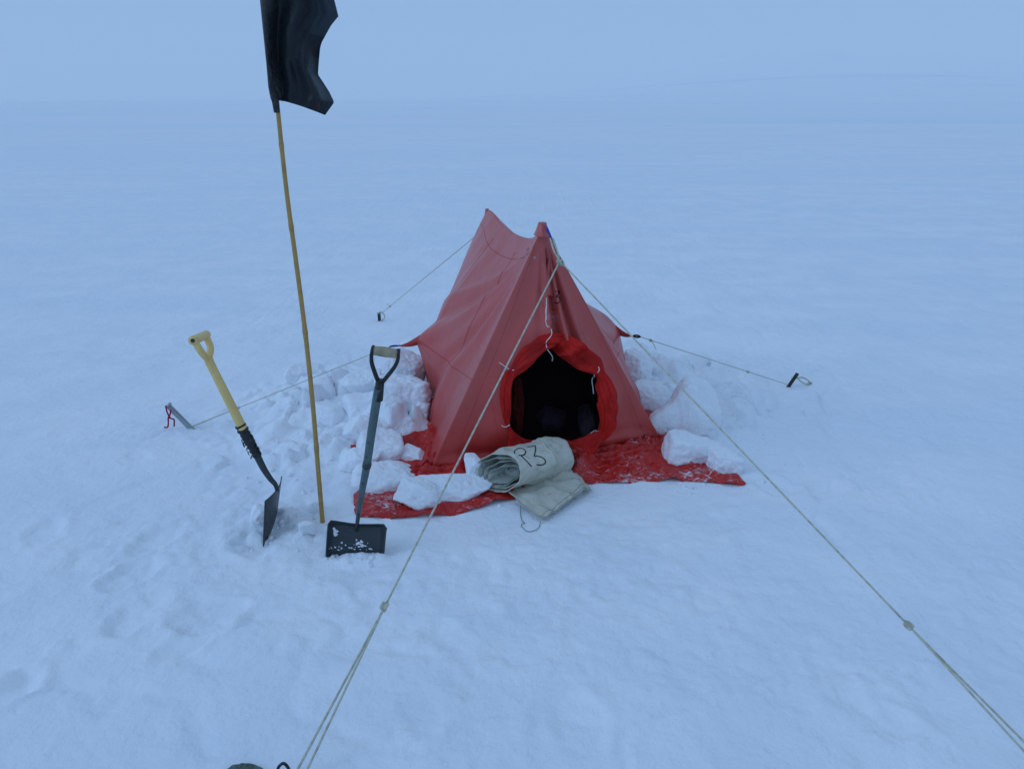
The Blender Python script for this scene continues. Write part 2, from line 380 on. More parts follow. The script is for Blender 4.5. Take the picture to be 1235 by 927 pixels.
# ------------------------------------------------------------------ setting: snow, haze
def axis(lo, dlo, dhi, hi, step, g=1.06):
    mid = list(np.arange(dlo, dhi, step)); a = []; s = step; x = dlo
    while x > lo: s *= g; x -= s; a.append(x)
    b = []; s = step; x = mid[-1]
    while x < hi: s *= g; x += s; b.append(x)
    return np.array(a[::-1] + mid + b)
xs = axis(-3200, -2.0, 2.1, 3200, .0135, 1.045); ys = axis(-400, 1.15, 5.0, 4200, .0135, 1.04)
X, Y = np.meshgrid(xs, ys, indexing='ij'); Z = Hgt(X, Y)
nx, ny = X.shape
idx = np.arange(nx * ny).reshape(nx, ny)
Fq = np.stack([idx[:-1, :-1], idx[1:, :-1], idx[1:, 1:], idx[:-1, 1:]], -1).reshape(-1, 4)
def H(x, y):                                            # height read back from the built sheet
    i = int(min(max(np.searchsorted(xs, x) - 1, 0), len(xs) - 2)); j = int(min(max(np.searchsorted(ys, y) - 1, 0), len(ys) - 2))
    fx = (x - xs[i]) / (xs[i + 1] - xs[i]); fy = (y - ys[j]) / (ys[j + 1] - ys[j])
    return float((Z[i, j] * (1 - fx) + Z[i + 1, j] * fx) * (1 - fy) + (Z[i, j + 1] * (1 - fx) + Z[i + 1, j + 1] * fx) * fy)
me = bpy.data.meshes.new('snow_ground'); me.vertices.add(nx * ny)
me.vertices.foreach_set('co', np.stack([X, Y, Z], -1).reshape(-1).astype(np.float32))
me.loops.add(Fq.size); me.loops.foreach_set('vertex_index', Fq.reshape(-1).astype(np.int32))
me.polygons.add(len(Fq)); me.polygons.foreach_set('loop_start', np.arange(0, Fq.size, 4).astype(np.int32))
me.update(calc_edges=True); me.validate(); me.materials.append(SNOW)
me.polygons.foreach_set('use_smooth', [True] * len(Fq))
gr = bpy.data.objects.new('snow_ground', me); COL.objects.link(gr); gr['kind'] = 'structure'

zlo, zhi = float(Z.min()) - 1.0, float(Z.max()) + 6.0
V, F = box((0, 2050, (zlo + zhi) / 2), Vector((3700, 0, 0)), Vector((0, 2700, 0)), Vector((0, 0, (zhi - zlo) / 2)))
hz = bpy.data.materials.new('haze_air'); hz.use_nodes = True; n = hz.node_tree; n.nodes.clear()
ho = n.nodes.new('ShaderNodeOutputMaterial'); hv = n.nodes.new('ShaderNodeVolumePrincipled')
hv.inputs['Color'].default_value = (1, 1, 1, 1); hv.inputs['Density'].default_value = .0007; hv.inputs['Anisotropy'].default_value = 0
n.links.new(hv.outputs[0], ho.inputs['Volume'])
haze = mesh('haze', V, F, hz, smooth=False); haze['kind'] = 'stuff'
haze.display_type = 'WIRE'

# ------------------------------------------------------------------ tent
tent = thing('mountain_tent', 'small faded red ridge tent with round open entrance, pitched on the snow', 'tent', ((FL + FR) / 2 + Vector((0, .6, 0))))
def ridge(s):
    # catenary between the two apexes: sharp at the front, long sag to the rear
    p = AP.lerp(RA, s)
    zz = np.interp(s, [0, .06, .14, .30, .45, .6, .75, .9, 1], [AP.z, AP.z - .045, AP.z - .085, AP.z - .105, AP.z - .110, AP.z - .103, AP.z - .085, AP.z - .05, RA.z])
    # smooth the polyline a bit
    zz2 = sum(np.interp(min(max(s + d, 0), 1), [0, .06, .14, .30, .45, .6, .75, .9, 1], [AP.z, AP.z - .045, AP.z - .085, AP.z - .105, AP.z - .110, AP.z - .103, AP.z - .085, AP.z - .05, RA.z]) for d in (-.06, -.03, 0, .03, .06)) / 5
    wgt = min(1, s / .1, (1 - s) / .1)
    p.z = zz * (1 - wgt) + zz2 * wgt
    return p
FACE_N = (FR - FL).cross(AP - FL).normalized()
if FACE_N.y > 0: FACE_N = -FACE_N
def side(sgn):
    C0, C1, Q = (FL, RL, QL) if sgn < 0 else (FR, RR, QR)
    ss, ts = (.60 if sgn < 0 else .52), .40
    mid = C0.lerp(C1, ss).lerp(ridge(ss), ts); D = Q - mid
    outw = Vector((sgn, 0, .45)).normalized()
    def fn(s, t):
        p = C0.lerp(C1, s).lerp(ridge(s), t)
        ws = (1 - abs(s - ss) / (ss if s < ss else 1 - ss)); ws = max(ws, 0) ** (1.25 if s < ss else .95)
        wt = t / ts if t < ts else ((1 - t) / (1 - ts)) ** 1.08
        wt = max(wt, 0)
        p = p + D * ws * wt
        p = p + Vector((sgn, 0, 0)) * (.045 if sgn < 0 else .05) * s * s * math.sin(math.pi * t ** 1.35)
        edge = min(1, s / .10) * min(1, (1 - s) / .1) * min(1, t / .12) * min(1, (1 - t) / .06)
        # tension folds: fan from the front apex, and from the pull-out
        a1 = math.atan2((1 - t) * 1.15, s * .95 + 1e-4)
        r1 = math.hypot(1 - t, s)
        f = .016 * math.exp(-((a1 - .88) / .06) ** 2) * min(1, r1 * 2.2)
        f -= .014 * math.exp(-((a1 - .76) / .05) ** 2) * min(1, r1 * 2.2)
        f += .010 * math.exp(-((a1 - .62) / .04) ** 2) * min(1, r1 * 2)
        f -= .022 * math.exp(-((a1 - 1.14) / .05) ** 2) * min(1, r1 * 2); f += .020 * math.exp(-((a1 - 1.27) / .045) ** 2) * min(1, r1 * 2); f -= .010 * math.exp(-((a1 - 1.40) / .04) ** 2) * min(1, r1 * 2)
        a2 = math.atan2(t - ts, s - ss); r2 = math.hypot(t - ts, s - ss)
        f += .003 * math.sin(a2 * 11 + sgn) * math.exp(-r2 * 3.2) * min(1, r2 * 8)
        f += .006 * mnoise.noise(Vector((s * 5, t * 3, 3 + sgn))) + .003 * mnoise.noise(Vector((s * 14 + t * 6, t * 4, 7 + sgn)))
        p = p + outw * f * edge
        if t < .12: p = p + outw * (.02 * math.sin(s * 21) + .012 * math.sin(s * 47)) * (1 - t / .12) * min(1, s / .08)
        return p
    return fn
SL, SR = side(-1), side(1)
VL, FLf = grid(SL, 70, 90); VR, FRf = grid(SR, 70, 90)
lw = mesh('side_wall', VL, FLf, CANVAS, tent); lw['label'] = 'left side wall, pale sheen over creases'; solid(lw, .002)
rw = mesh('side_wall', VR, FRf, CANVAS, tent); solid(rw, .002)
def rear(s, t):
    p = RL.lerp(RR, s).lerp(RA, t); b = math.sin(math.pi * s) * (1 - t) * .10; return p + Vector((0, b, 0))
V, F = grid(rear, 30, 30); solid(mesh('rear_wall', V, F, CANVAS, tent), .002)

# front wall with the entrance hole
OUTER = [(660, 399), (688, 406), (712, 424), (728, 447), (736, 480), (734, 508), (722, 532), (700, 549), (668, 556), (640, 553), (618, 540), (605, 515), (601, 485), (603, 455), (615, 430), (635, 410)]
INNER = [(659, 411), (668, 420), (687, 437), (711, 451), (715, 466), (717, 486), (717, 507), (711, 518), (694, 527), (668, 529), (645, 528), (629, 523), (612, 511), (611, 484), (618, 452), (638, 430)]
e1 = (FR - FL).normalized(); e2 = FACE_N.cross(e1); e2 = e2 if e2.z > 0 else -e2
DC = PL(668, 482, FL, FACE_N)
def to2(p): d = p - DC; return d.dot(e1), d.dot(e2)
def loop2(px, n=10): return cat([PL(u, v, FL, FACE_N) for u, v in px], n, True)
Lo = loop2(OUTER); Li = loop2(INNER); Lm = [a.lerp(b, .55) for a, b in zip(Lo, Li)]
ang = np.unwrap([math.atan2(*reversed(to2(p))) for p in Lm]); rad = np.array([math.hypot(*to2(p)) for p in Lm])
order = np.argsort(ang % (2 * math.pi)); A_ = (ang % (2 * math.pi))[order]; R_ = rad[order]
def doorr(a): return float(np.interp(a % (2 * math.pi), A_, R_, period=2 * math.pi))
per = []
tri = [FL, FR, AP]
for i in range(3):
    for k in range(70): per.append(tri[i].lerp(tri[(i + 1) % 3], k / 70))
apx = to2(AP)
def front_off(x, y):
    """relief of the front wall, metres towards the camera"""
    dx = x - apx[0]; dy = apx[1] - y; r = math.hypot(dx, dy); a = math.atan2(dx, dy)      # angle from straight down
    f = 0
    for (c, wd, am, r0, r1) in ((.02, .045, .036, 0, .8), (.115, .03, -.034, 0, .95), (.18, .028, .038, 0, 1.15), (.255, .028, -.034, 0.05, 1.2), (.33, .04, .020, .05, 1.2), (-.12, .05, .010, 0, .8), (-.30, .06, -.008, 0, 1.2), (.45, .03, -.006, .2, 1.3)):
        g = math.exp(-((a - c) / wd) ** 2); m_ = min(1, max(0, (r - r0) / .12)) * max(0, min(1, (r1 - r) / .4)); f += am * g * m_
    f += .010 * mnoise.noise(Vector((x * 3, y * 2.2, 1))) + .004 * mnoise.noise(Vector((x * 9, y * 4, 5)))
    dd = math.hypot(x, y) / doorr(math.atan2(y, x))
    f += .045 * math.exp(-((dd - 1) / .35) ** 2)
    aa = math.atan2(y, x); f += .007 * math.sin(aa * 9 + 1) * math.exp(-((dd - 1.3) / .35) ** 2)
    yb = y - to2(FL)[1]
    f += (.018 * math.sin(yb * 60 + x * 5)) * math.exp(-((yb - .06) / .06) ** 2)
    return f
def edge_d(p):
    m = 9
    for i in range(1, 3):
        a, b = tri[i], tri[(i + 1) % 3]; t = (b - a).normalized(); q = p - a; m = min(m, (q - t * q.dot(t)).length)
    return m
V = []; F = []; NR = 46
for i, q in enumerate(per):
    x, y = to2(q); a = math.atan2(y, x); ri = doorr(a); ro = math.hypot(x, y)
    for j in range(NR):
        t = j / (NR - 1); r = ri + (ro - ri) * t ** 1.1
        xx, yy = r * math.cos(a), r * math.sin(a); pp = DC + e1 * xx + e2 * yy
        V.append(pp + FACE_N * front_off(xx, yy) * min(1, edge_d(pp) / .10))
Np = len(per)
for i in range(Np):
    for j in range(NR - 1):
        a = i * NR + j; b = ((i + 1) % Np) * NR + j; F.append((a, b, b + 1, a + 1))
FRV, FRF = V, F
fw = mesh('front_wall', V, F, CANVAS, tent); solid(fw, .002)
bvF = bvh_of(V, F)
bvL = bvh_of(VL, FLf)
bvT = bvh_of(*join((FRV, FRF), (VL, FLf), (VR, FRf)))
def bump_(p):   # point of the door plane pushed out by the wall's own relief
    x, y = to2(p); return p + FACE_N * front_off(x, y)

# entrance sleeve, gathered by four ties
NL = len(Lo); TIES = [(714, 447), (716, 518), (612, 516), (617, 447)]
def tief(p):
    m = 1
    for (u, v) in TIES:
        d = (PL(u, v, FL, FACE_N) - p).length; m = min(m, .42 + .58 * min(1, (d / .085)) ** .9)
    return m
V = []; F = []; SEG = 72
cen = [Lo[i].lerp(Li[i], .5) for i in range(NL)]
for i in range(NL):
    c = cen[i]; wdt = (Lo[i] - Li[i]).length / 2; k = tief(c); rin = (Li[i] - Lo[i]).normalized()
    top = max(0, (c - DC).dot(e2)) * .16
    c3 = bump_(c) + FACE_N * (.016 + .012 * max(0, (c - DC).normalized().dot(e2)))
    for s in range(SEG):
        a = 2 * math.pi * s / SEG
        th = i / NL * 2 * math.pi
        fold = 1 + .20 * math.sin(4 * a + 2.0 * math.sin(3 * th) + 4 * th) + .14 * math.sin(9 * a + 5 * math.sin(2 * th)) + .05 * math.sin(17 * a + 7 * math.sin(3 * th)) + .12 * mnoise.noise(Vector((math.cos(a) * 1.6, math.sin(a) * 1.6, i * .09)))
        V.append(c3 + (rin * math.cos(a) * (wdt * 1.06) + FACE_N * math.sin(a) * (.024 + top * .2)) * fold * k)
for i in range(NL):
    for s in range(SEG):
        a = i * SEG + s; b = i * SEG + (s + 1) % SEG; j = (i + 1) % NL
        F.append((a, b, j * SEG + (s + 1) % SEG, j * SEG + s))
sl = mesh('entrance_sleeve', V, F, SLEEVE, tent); bvS = bvh_of(V, F)
# ties
def tie(px, r=.0022, lift=.004, m=WROPE):
    pts = []
    for (u, v) in px:
        d = ray(u, v).normalized(); h1 = bvS.ray_cast(CAM, d)[0]; h2 = bvF.ray_cast(CAM, d)[0]
        c = [h for h in (h1, h2) if h is not None]
        if c: pts.append(min(c, key=lambda q: (q - CAM).length) - d * lift)
        else: pts.append(PL(u, v, FL, FACE_N) + FACE_N * .05)
    return tube(cat(pts, 5), r, 6)
def t2(ox, oy, k, L): return [(ox + a / k, oy + b / k) for a, b in L]
for L in ([(70, 330), (100, 350), (135, 375), (172, 384)],
          [(708, 413), (735, 414), (762, 395), (768, 375), (762, 360)],
          [(86, 768), (100, 778), (120, 778), (143, 766)]):
    V, F = tie(t2(590, 380, 5.79, L)); mesh('sleeve_tie', V, F, WROPE, tent)
V, F = join(tie(t2(590, 380, 5.79, [(765, 808), (740, 800), (718, 780), (690, 795), (668, 810), (672, 820), (700, 812), (722, 790)])),)
mesh('sleeve_tie', V, F, WROPE, tent)
V, F = tie(t2(590, 380, 5.79, [(698, 415), (692, 440), (698, 480), (703, 528)])); mesh('tie_end', V, F, WROPE, tent)
V, F = tie(t2(590, 380, 5.79, [(432, 96), (437, 130), (420, 160), (402, 180), (398, 205), (408, 240), (418, 270), (417, 302)])); mesh('entrance_drawcord', V, F, WROPE, tent)
V, F = join(tie(t2(560, 240, 5.79, [(573, 690), (574, 740), (572, 790), (568, 840), (572, 870), (580, 890), (593, 890)])), tie(t2(560, 240, 5.79, [(573, 740), (566, 790), (576, 830), (566, 850)]), .0016))
mesh('hanging_cord', V, F, WROPE, tent)

# inner tunnel and the inside's shade, put into a near-black sheet
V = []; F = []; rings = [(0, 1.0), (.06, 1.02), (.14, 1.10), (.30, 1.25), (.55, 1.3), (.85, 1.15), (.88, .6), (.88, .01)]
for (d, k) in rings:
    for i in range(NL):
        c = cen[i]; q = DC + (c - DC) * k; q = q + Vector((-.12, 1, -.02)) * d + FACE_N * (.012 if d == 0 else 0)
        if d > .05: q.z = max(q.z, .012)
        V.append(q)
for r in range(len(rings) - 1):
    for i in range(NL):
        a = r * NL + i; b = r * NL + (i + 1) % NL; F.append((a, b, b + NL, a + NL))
mesh('interior_shade', V, F, DARK, tent)

# peak caps, zip flap, seams, worn spots, marks
def cap(p, w_, h_, lean, nm='peak_cap'):
    V, F = grid(lambda s, t: Vector(p) + Vector((math.cos(s * 2 * math.pi) * w_ * (1 - .25 * t ** 2 + .5 * (1 - t) ** 2) + lean[0] * t, math.sin(s * 2 * math.pi) * w_ * 1.3 * (1 - .25 * t ** 2 + .9 * (1 - t) ** 2) + lean[1] * t, -h_ + h_ * 1.55 * t)) +
                Vector((.002 * math.sin(s * 37), .003 * math.sin(s * 31), .002 * math.sin(s * 19))) * (1 - t), 24, 7, True)
    F.append(tuple(i * 7 + 6 for i in range(24)))
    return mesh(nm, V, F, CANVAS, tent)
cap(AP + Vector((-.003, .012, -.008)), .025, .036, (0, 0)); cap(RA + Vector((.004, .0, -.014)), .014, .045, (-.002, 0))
fp = on([(661, 312), (665, 335), (666, 357), (660, 360), (651, 352), (656, 332)], bvF, .0)
def flapfn(s, t):
    a = fp[0].lerp(fp[2], t); b = fp[0].lerp(fp[4], t); q = a.lerp(b, s); return q + FACE_N * (.008 + .016 * math.sin(math.pi * s) * (.3 + t) + .004 * math.sin(t * 9))
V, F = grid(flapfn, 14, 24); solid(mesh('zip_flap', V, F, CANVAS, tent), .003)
def seam(fn, pts, r=.0013):
    q = [fn(*p) + Vector((0, -.0015, .001)) for p in pts]; return tube(q, r, 5)
ms = []
for fn in (SL, SR):
    ms.append(seam(fn, [(s, .925 - .03 * math.sin(math.pi * s)) for s in np.linspace(.0, 1, 50)]))
    ms.append(seam(fn, [(.62 + .03 * t, t) for t in np.linspace(0, .93, 50)]))
    ms.append(seam(fn, [(.30 - .02 * t, t) for t in np.linspace(0, .93, 50)]))
    ms.append(seam(fn, [(s, .405) for s in np.linspace(0.0, .58, 40)]))
V, F = join(*ms); mesh('seam', V, F, SEAM, tent)
for L in ([(648, 278), (644, 300), (628, 345), (600, 420), (560, 520), (548, 565)], [(668, 300), (690, 335), (715, 385), (742, 440), (775, 520)], [(590, 470), (600, 520), (606, 545)]):
    q = on(cat([Vector((a, b, 0)) for a, b in L], 12) and [(p.x, p.y) for p in cat([Vector((a, b, 0)) for a, b in L], 12)], bvT, .0008)
    V, F = tube(q, .0010, 5); mesh('seam', V, F, SEAM, tent)
for (u, v, r) in ((637, 301, .009), (645, 311, .008), (661, 352, .004)):
    q = on([(u, v)], bvT, .001)[0]; V, F = tube([q, q + FACE_N * .0015], r, 14); mesh('worn_spot', V, F, PATCH, tent)
def stroke(px, bv, r, n=6, lift=.0005):
    pts = cat([Vector((a, b, 0)) for a, b in px], n); return tube(on([(p.x, p.y) for p in pts], bv, lift), r, 6)
V, F = stroke(t2(560, 240, 5.79, [(638, 645), (652, 645), (667, 646), (655, 664), (643, 682), (660, 686), (667, 703), (662, 720), (648, 728), (632, 722)]), bvF, .0034)
mesh('number_mark', V, F, INK, tent)['label'] = 'black handwritten 3 on the front wall'
V, F = stroke(t2(560, 240, 5.79, [(545, 610), (533, 660), (534, 710), (550, 745), (585, 765), (630, 773), (680, 768), (705, 745), (712, 705), (708, 670)]), bvF, .0011)
mesh('number_ring', V, F, INK, tent)
V, F = join(*[stroke(t2(560, 240, 5.79, L), bvF, .0014) for L in ([(578, 806), (600, 812), (656, 815)], [(580, 822), (610, 822), (640, 838), (658, 822)], [(585, 838), (615, 828), (650, 812)], [(600, 850), (630, 853), (656, 857)], [(590, 812), (606, 832), (620, 818), (634, 834)])])
mesh('print_mark', V, F, PINKINK, tent)

# mid-wall guy tabs (webbing triangles drawn out from the walls)
def tab(a, b, tip, nm='guy_tab'):
    def fn(s, t):
        q = a.lerp(b, s).lerp(tip, t); k = math.sin(math.pi * s) * (1 - t) * .010; return q + Vector((0, -k, -.008 * math.sin(math.pi * t)))
    V, F = grid(fn, 8, 14); return solid(mesh(nm, V, F, CANVAS, tent), .004)
TL, TR = P(480, 417, 4.03), P(764, 405, 4.05)
tab(SL(.60, .43), SL(.59, .375), TL); tab(SR(.52, .43), SR(.51, .375), TR)
LT = P(470, 418, 4.01)
V, F = join(tube(cat([TL, (TL + LT) / 2 + Vector((0, 0, .003)), LT], 4), .005, 6), tube(cat([TL + Vector((.01, 0, .004)), TL, LT], 4), .004, 6)); mesh('webbing_loop', V, F, BLUE, tent)
RT = P(772, 406, 4.03)
V, F = join(tube(cat([TR, (TR + RT) / 2 + Vector((0, 0, .006)), RT, (TR + RT) / 2 - Vector((0, 0, .006))], 5, True), .005, 7)); mesh('webbing_loop', V, F, INK, tent)
# purple loop at the front apex
A1 = P(660, 276, 3.36); A2 = P(665, 288, 3.33); KN = P(675, 315, 3.28)
V, F = join(tube(cat([AP + Vector((.01, -.02, .0)), A1, A2], 6), .0055, 7, flat=.6), tube(cat([A1 + Vector((-.004, -.008, 0)), A2 + Vector((.003, -.01, -.004))], 5), .0045, 6)); mesh('webbing_loop', V, F, BLUE, tent)

# valance: red cloth skirt lying on the snow round the front and sides
def poly_sample(pts, n):
    L = [0]
    for a, b in zip(pts[:-1], pts[1:]): L.append(L[-1] + (b - a).length)
    outp = []
    for k in range(n):
        t = L[-1] * k / (n - 1); i = max(0, min(len(pts) - 2, int(np.searchsorted(L, t, 'right') - 1)))
        outp.append(pts[i].lerp(pts[i + 1], (t - L[i]) / max(L[i + 1] - L[i], 1e-9)))
    return outp
n_ = 260
outer = [Vector((-.78, 4.55, 0)), Vector((-.82, 4.0, 0)), G(425, 545)] + VALW + [Vector((.98, 4.1, 0)), Vector((.9, 4.7, 0))]
ins = Vector((.10, .04, 0))
inner = [RL + ins, SL(.6, 0) + ins, SL(.3, 0) + ins, FL + Vector((.06, .08, 0)), FL + Vector((-.02, -.01, 0)), FL.lerp(FR, .12), FL.lerp(FR, .3), FL.lerp(FR, .5), FL.lerp(FR, .7), FL.lerp(FR, .82), FL.lerp(FR, .93), FR, SR(.04, 0) - ins, SR(.15, 0) - ins, SR(.5, 0) - ins, RR - ins]
outer = outer[:len(inner)]
while len(outer) < len(inner): outer.append(Vector((.9, 4.7, 0)))
V = []; F = []; NV = 34; NU = len(inner)
UU = []
for i in range(n_):
    f = i / (n_ - 1) * (NU - 1); a = min(int(f), NU - 2); t = f - a
    UU.append((inner[a].lerp(inner[a + 1], t), outer[a].lerp(outer[a + 1], t)))
vh = []
for i, (a, b) in enumerate(UU):
    wob = .016 * mnoise.noise(Vector((i * .21, 0, 2))) + .030 * mnoise.noise(Vector((i * .07, 4, 2)))
    b = b + (b - a).normalized() * wob
    for j in range(NV):
        t = j / (NV - 1); q = a.lerp(b, t * 1.0)
        V.append(Vector((q.x, q.y, 0)))
hh = Hgt(np.array([v.x for v in V]), np.array([v.y for v in V]))
for k, v in enumerate(V):
    i, j = divmod(k, NV); t = j / (NV - 1); q = v
    wr = .026 * abs(mnoise.noise(Vector((i * .085, t * 1.6, 9)))) + .016 * abs(mnoise.noise(Vector((i * .23, t * 3, 11)))) + .006 * abs(mnoise.noise(Vector((q.x * 14, q.y * 14, 3))))
    big = .07 * math.exp(-((q.x - .33) / .05) ** 2) * math.sin(math.pi * min(1, t * 1.1)) + .035 * math.exp(-((q.x - .20) / .03) ** 2) * math.sin(math.pi * t) if q.y < 3.6 else 0
    wr += .030 * (1 - abs(mnoise.noise(Vector((i * .11 + .5 * t, t * .7, 31))))) ** 9 + .016 * (1 - abs(mnoise.noise(Vector((q.x * 7 + q.y * 3, q.y * 6 - q.x * 2, 33))))) ** 10
    rise = .035 * (1 - t) ** 3
    base_ = hh[k] if (q.y < 3.45 or j == -1) else min(hh[k], .035)
    v.z = base_ + .007 + wr * (1 - .4 * t) + big + rise - (.004 if j == NV - 1 else 0)
    if t > .80:                                            # drifted snow swallows stretches of the hem
        v.z += (.022 * mnoise.noise(Vector((q.x * 7, q.y * 7, 21))) + .010 * mnoise.noise(Vector((q.x * 23, q.y * 23, 22))) - .010) * (t - .80) / .20
    if t < .45 and q.y < 3.6:                             # slack cloth gathered along the foot of the wall
        v.z += .022 * abs(math.sin(t * 26 + 2 * mnoise.noise(Vector((q.x * 4, 0, 2))))) * (1 - t / .45)
for i in range(n_ - 1):
    for j in range(NV - 1):
        a = i * NV + j; F.append((a, a + NV, a + NV + 1, a + 1))
val = mesh('valance', V, F, VALM, tent); solid(val, .003); bvV = bvh_of(V, F)

# ------------------------------------------------------------------ guy ropes
def guy(label, start, knots, end, r, dbl=None, fray=None, pre=None, sag=.0, group='guy ropes of the tent'):
    """start/end world points; rope is single up to the last knot, doubled beyond when dbl is set"""
    root = thing('guy_rope', label, 'rope', (end.x, end.y, end.z), group)
    k = knots[-1] if knots else end
    ms = []
    N = 24
    def line(a, b, off=Vector((0, 0, 0))):
        return [a.lerp(b, i / N) + off * math.sin(math.pi * i / N) - Vector((0, 0, sag * math.sin(math.pi * i / N))) for i in range(N + 1)]
    ms.append(tube(line(start, k), r, 7))
    if dbl:
        ms.append(tube([k.lerp(end + dbl * .5, i / N) for i in range(N + 1)], r, 7))
        ms.append(tube([k.lerp(end - dbl * .5, i / N) for i in range(N + 1)], r, 7))
    elif k is not end: ms.append(tube(line(k, end), r, 7))
    if pre: ms += pre
    V, F = join(*ms); mesh('rope', V, F, ROPE, root)
    for i, q in enumerate(knots):
        V, F = knot(q, r * 1.9, i, end - start)
        if fray and i == fray[0]:
            V, F = join((V, F), tube(cat([q, q + fray[1] * .5 + Vector((0, 0, .006)), q + fray[1]], 5), r * .8, 6))
        mesh('knot', V, F, ROPE, root)
    return root
K0 = KN
# front bridle: doubled white line from apex loop to knot is shared -> belongs to the left rope
endL = G(345, 966, .0)
def on_line(a, b, u, v):
    """the 3D point of segment a-b nearest to the view ray through (u,v)"""
    d1 = (b - a); d2 = ray(u, v); r0 = a - CAM
    A = d1.dot(d1); B = d1.dot(d2); C_ = d2.dot(d2); D_ = d1.dot(r0); E = d2.dot(r0); den = A * C_ - B * B
    return a + d1 * ((B * E - C_ * D_) / den)
kL = on_line(K0, endL, 468, 733)
pre = [tube(cat([A2 + Vector((-.006, -.008, .004)), A2.lerp(K0, .5) + Vector((-.008, -.01, 0)), K0], 6), .0042, 7),
       tube(cat([A2 + Vector((.006, -.006, .004)), A2.lerp(K0, .5) + Vector((.006, -.006, 0)), K0], 6), .0042, 7),
       knot(A2.lerp(K0, .12), .005, 4)]
guy('cream front guy rope running down left of the entrance towards the half-buried green sack', K0, [K0, kL], endL, .0036, dbl=Vector((.030, .0, 0)), pre=pre)
endR = G(1322, 990, .0); kR = on_line(K0, endR, 1093, 756)
guy('cream front guy rope running to the bottom right corner of the picture', K0 + Vector((.004, 0, -.002)), [K0 + Vector((.006, -.003, -.006)), kR], endR, .0034, dbl=Vector((.034, .022, 0)), fray=(1, Vector((-.02, -.004, .022))))
sL = G(231, 517, .0); sL.z = H(sL.x, sL.y)
sR = G(951, 465, .0); sR.z = H(sR.x, sR.y)
sB = G(458, 387, 0); sB.z = H(sB.x, sB.y)
zL = sL + Vector((0, 0, .012)); zR = sR + Vector((0, 0, .012)); zB = sB + Vector((0, 0, .05))
guy('thin side guy rope passing behind both shovels to the grey metal stake', LT, [LT.lerp(zL, .085), on_line(LT, zL, 290, 498)], zL, .0023, dbl=Vector((0, .018, 0)), fray=(0, Vector((.03, 0, .012))))
guy('thin side guy rope from the right tent wall to the short dark stake', RT, [on_line(RT, zR, 784, 413), on_line(RT, zR, 902, 449)], zR, .0025, fray=(0, Vector((.03, -.02, -.05))))
rst = P(594, 268, 4.50)
guy('thin rear guy rope dropping behind the tent to the far stake', rst, [on_line(rst, zB, 471, 370)], zB, .0026, fray=(0, Vector((-.03, 0, .02))))

# ------------------------------------------------------------------ stakes
GS = 'snow stakes holding the guy ropes'
# grey aluminium angle
root = thing('snow_stake', 'grey metal angle stake leaning left with red cord hanging from its top', 'stake', sL, GS)
top = P(203, 489, sL.y + .02); ax = (top - sL).normalized(); base = sL - ax * .12
n1 = Vector((0, -1, 0)).cross(ax).normalized(); n2 = ax.cross(n1).normalized()
def lprof(a, b, w_, th):
    prof = [(-w_, 0), (0, -w_ * .55), (w_, 0), (w_ - th * .3, th), (0, -w_ * .55 + th * 1.3), (-w_ + th * .3, th)]
    V = [a + n1 * x + n2 * y for x, y in prof] + [b + n1 * x + n2 * y for x, y in prof]; k = len(prof)
    return V, [(i, (i + 1) % k, (i + 1) % k + k, i + k) for i in range(k)] + [tuple(reversed(range(k))), tuple(range(k, 2 * k))]
V, F = lprof(base, top, .017, .004); mesh('shaft', V, F, ALU, root, smooth=False)
V, F = tube([top - n1 * .019, top + n1 * .019], .008, 8); mesh('end_fold', V, F, ALU, root)
yc = sL.y - .01
red = [[(200, 489), (201, 495), (203, 500), (205, 503)], [(206, 494), (205, 500), (203, 503), (203, 510), (202, 515), (198, 515)], [(203, 503), (208, 505), (210, 506), (210, 514)]]
V, F = join(*[tube(cat([P(a, b, yc) for a, b in L], 5), .0042, 7) for L in red]); mesh('red_cord', V, F, REDC, root)
# dark stake right
root = thing('snow_stake', 'short dark flat stake standing right of the tent with a loose cord loop', 'stake', sR, GS)
top = P(962, 450, sR.y); ax = (top - sR).normalized(); b2 = Vector((0, -1, 0)).cross(ax).normalized()
V, F = box((top + sR - ax * .1) / 2, b2 * .011, Vector((0, .005, 0)), (top - sR + ax * .1) / 2); o = mesh('shaft', V, F, DWOOD, root, smooth=False)
bv_ = o.modifiers.new('bevel', 'BEVEL'); bv_.width = .002
q = lambda a, b: P(a, b, sR.y)
L = cat([q(955, 455), q(960, 456), q(967, 455), q(974, 458), q(977, 462), q(972, 463), q(966, 460), q(962, 456)], 5)
V, F = join(tube(L, .0042, 6), tube(cat([q(976, 462), q(980, 464), q(983, 465)], 4), .004, 6), knot(q(976, 463), .008)); mesh('cord_loop', V, F, ROPE, root)
# far stake
root = thing('snow_stake', 'small dark stake standing far behind the left of the tent', 'stake', sB, GS)
top = P(457, 377, sB.y); 
V, F = box((top + sB - Vector((0, 0, .1))) / 2, Vector((.012, 0, 0)), Vector((0, .006, 0)), (top - sB + Vector((0, 0, .1))) / 2); mesh('shaft', V, F, DWOOD, root, smooth=False)
q = lambda a, b: P(a, b, sB.y - .01)
V, F = tube(cat([q(455, 379), q(459, 376), q(463, 379), q(464, 383), q(461, 386), q(458, 387)], 5), .0045, 6); mesh('cord_loop', V, F, ROPE, root)
# black loop by the near sack
nl = G(342, 934, 0); nl.z = H(nl.x, nl.y)
q = lambda a, b: P(a, b, nl.y)
V, F = tube(cat([nl + Vector((-.015, 0, -.02)), q(335, 928), q(338, 922), q(342, 920), q(346, 923), q(349, 929), nl + Vector((.014, 0, -.02))], 6), .0042, 9)
o = mesh('anchor_loop', V, F, TAPE); tag(o, 'black loop poking out of the snow beside the green sack', 'loop'); rebase(o, nl)
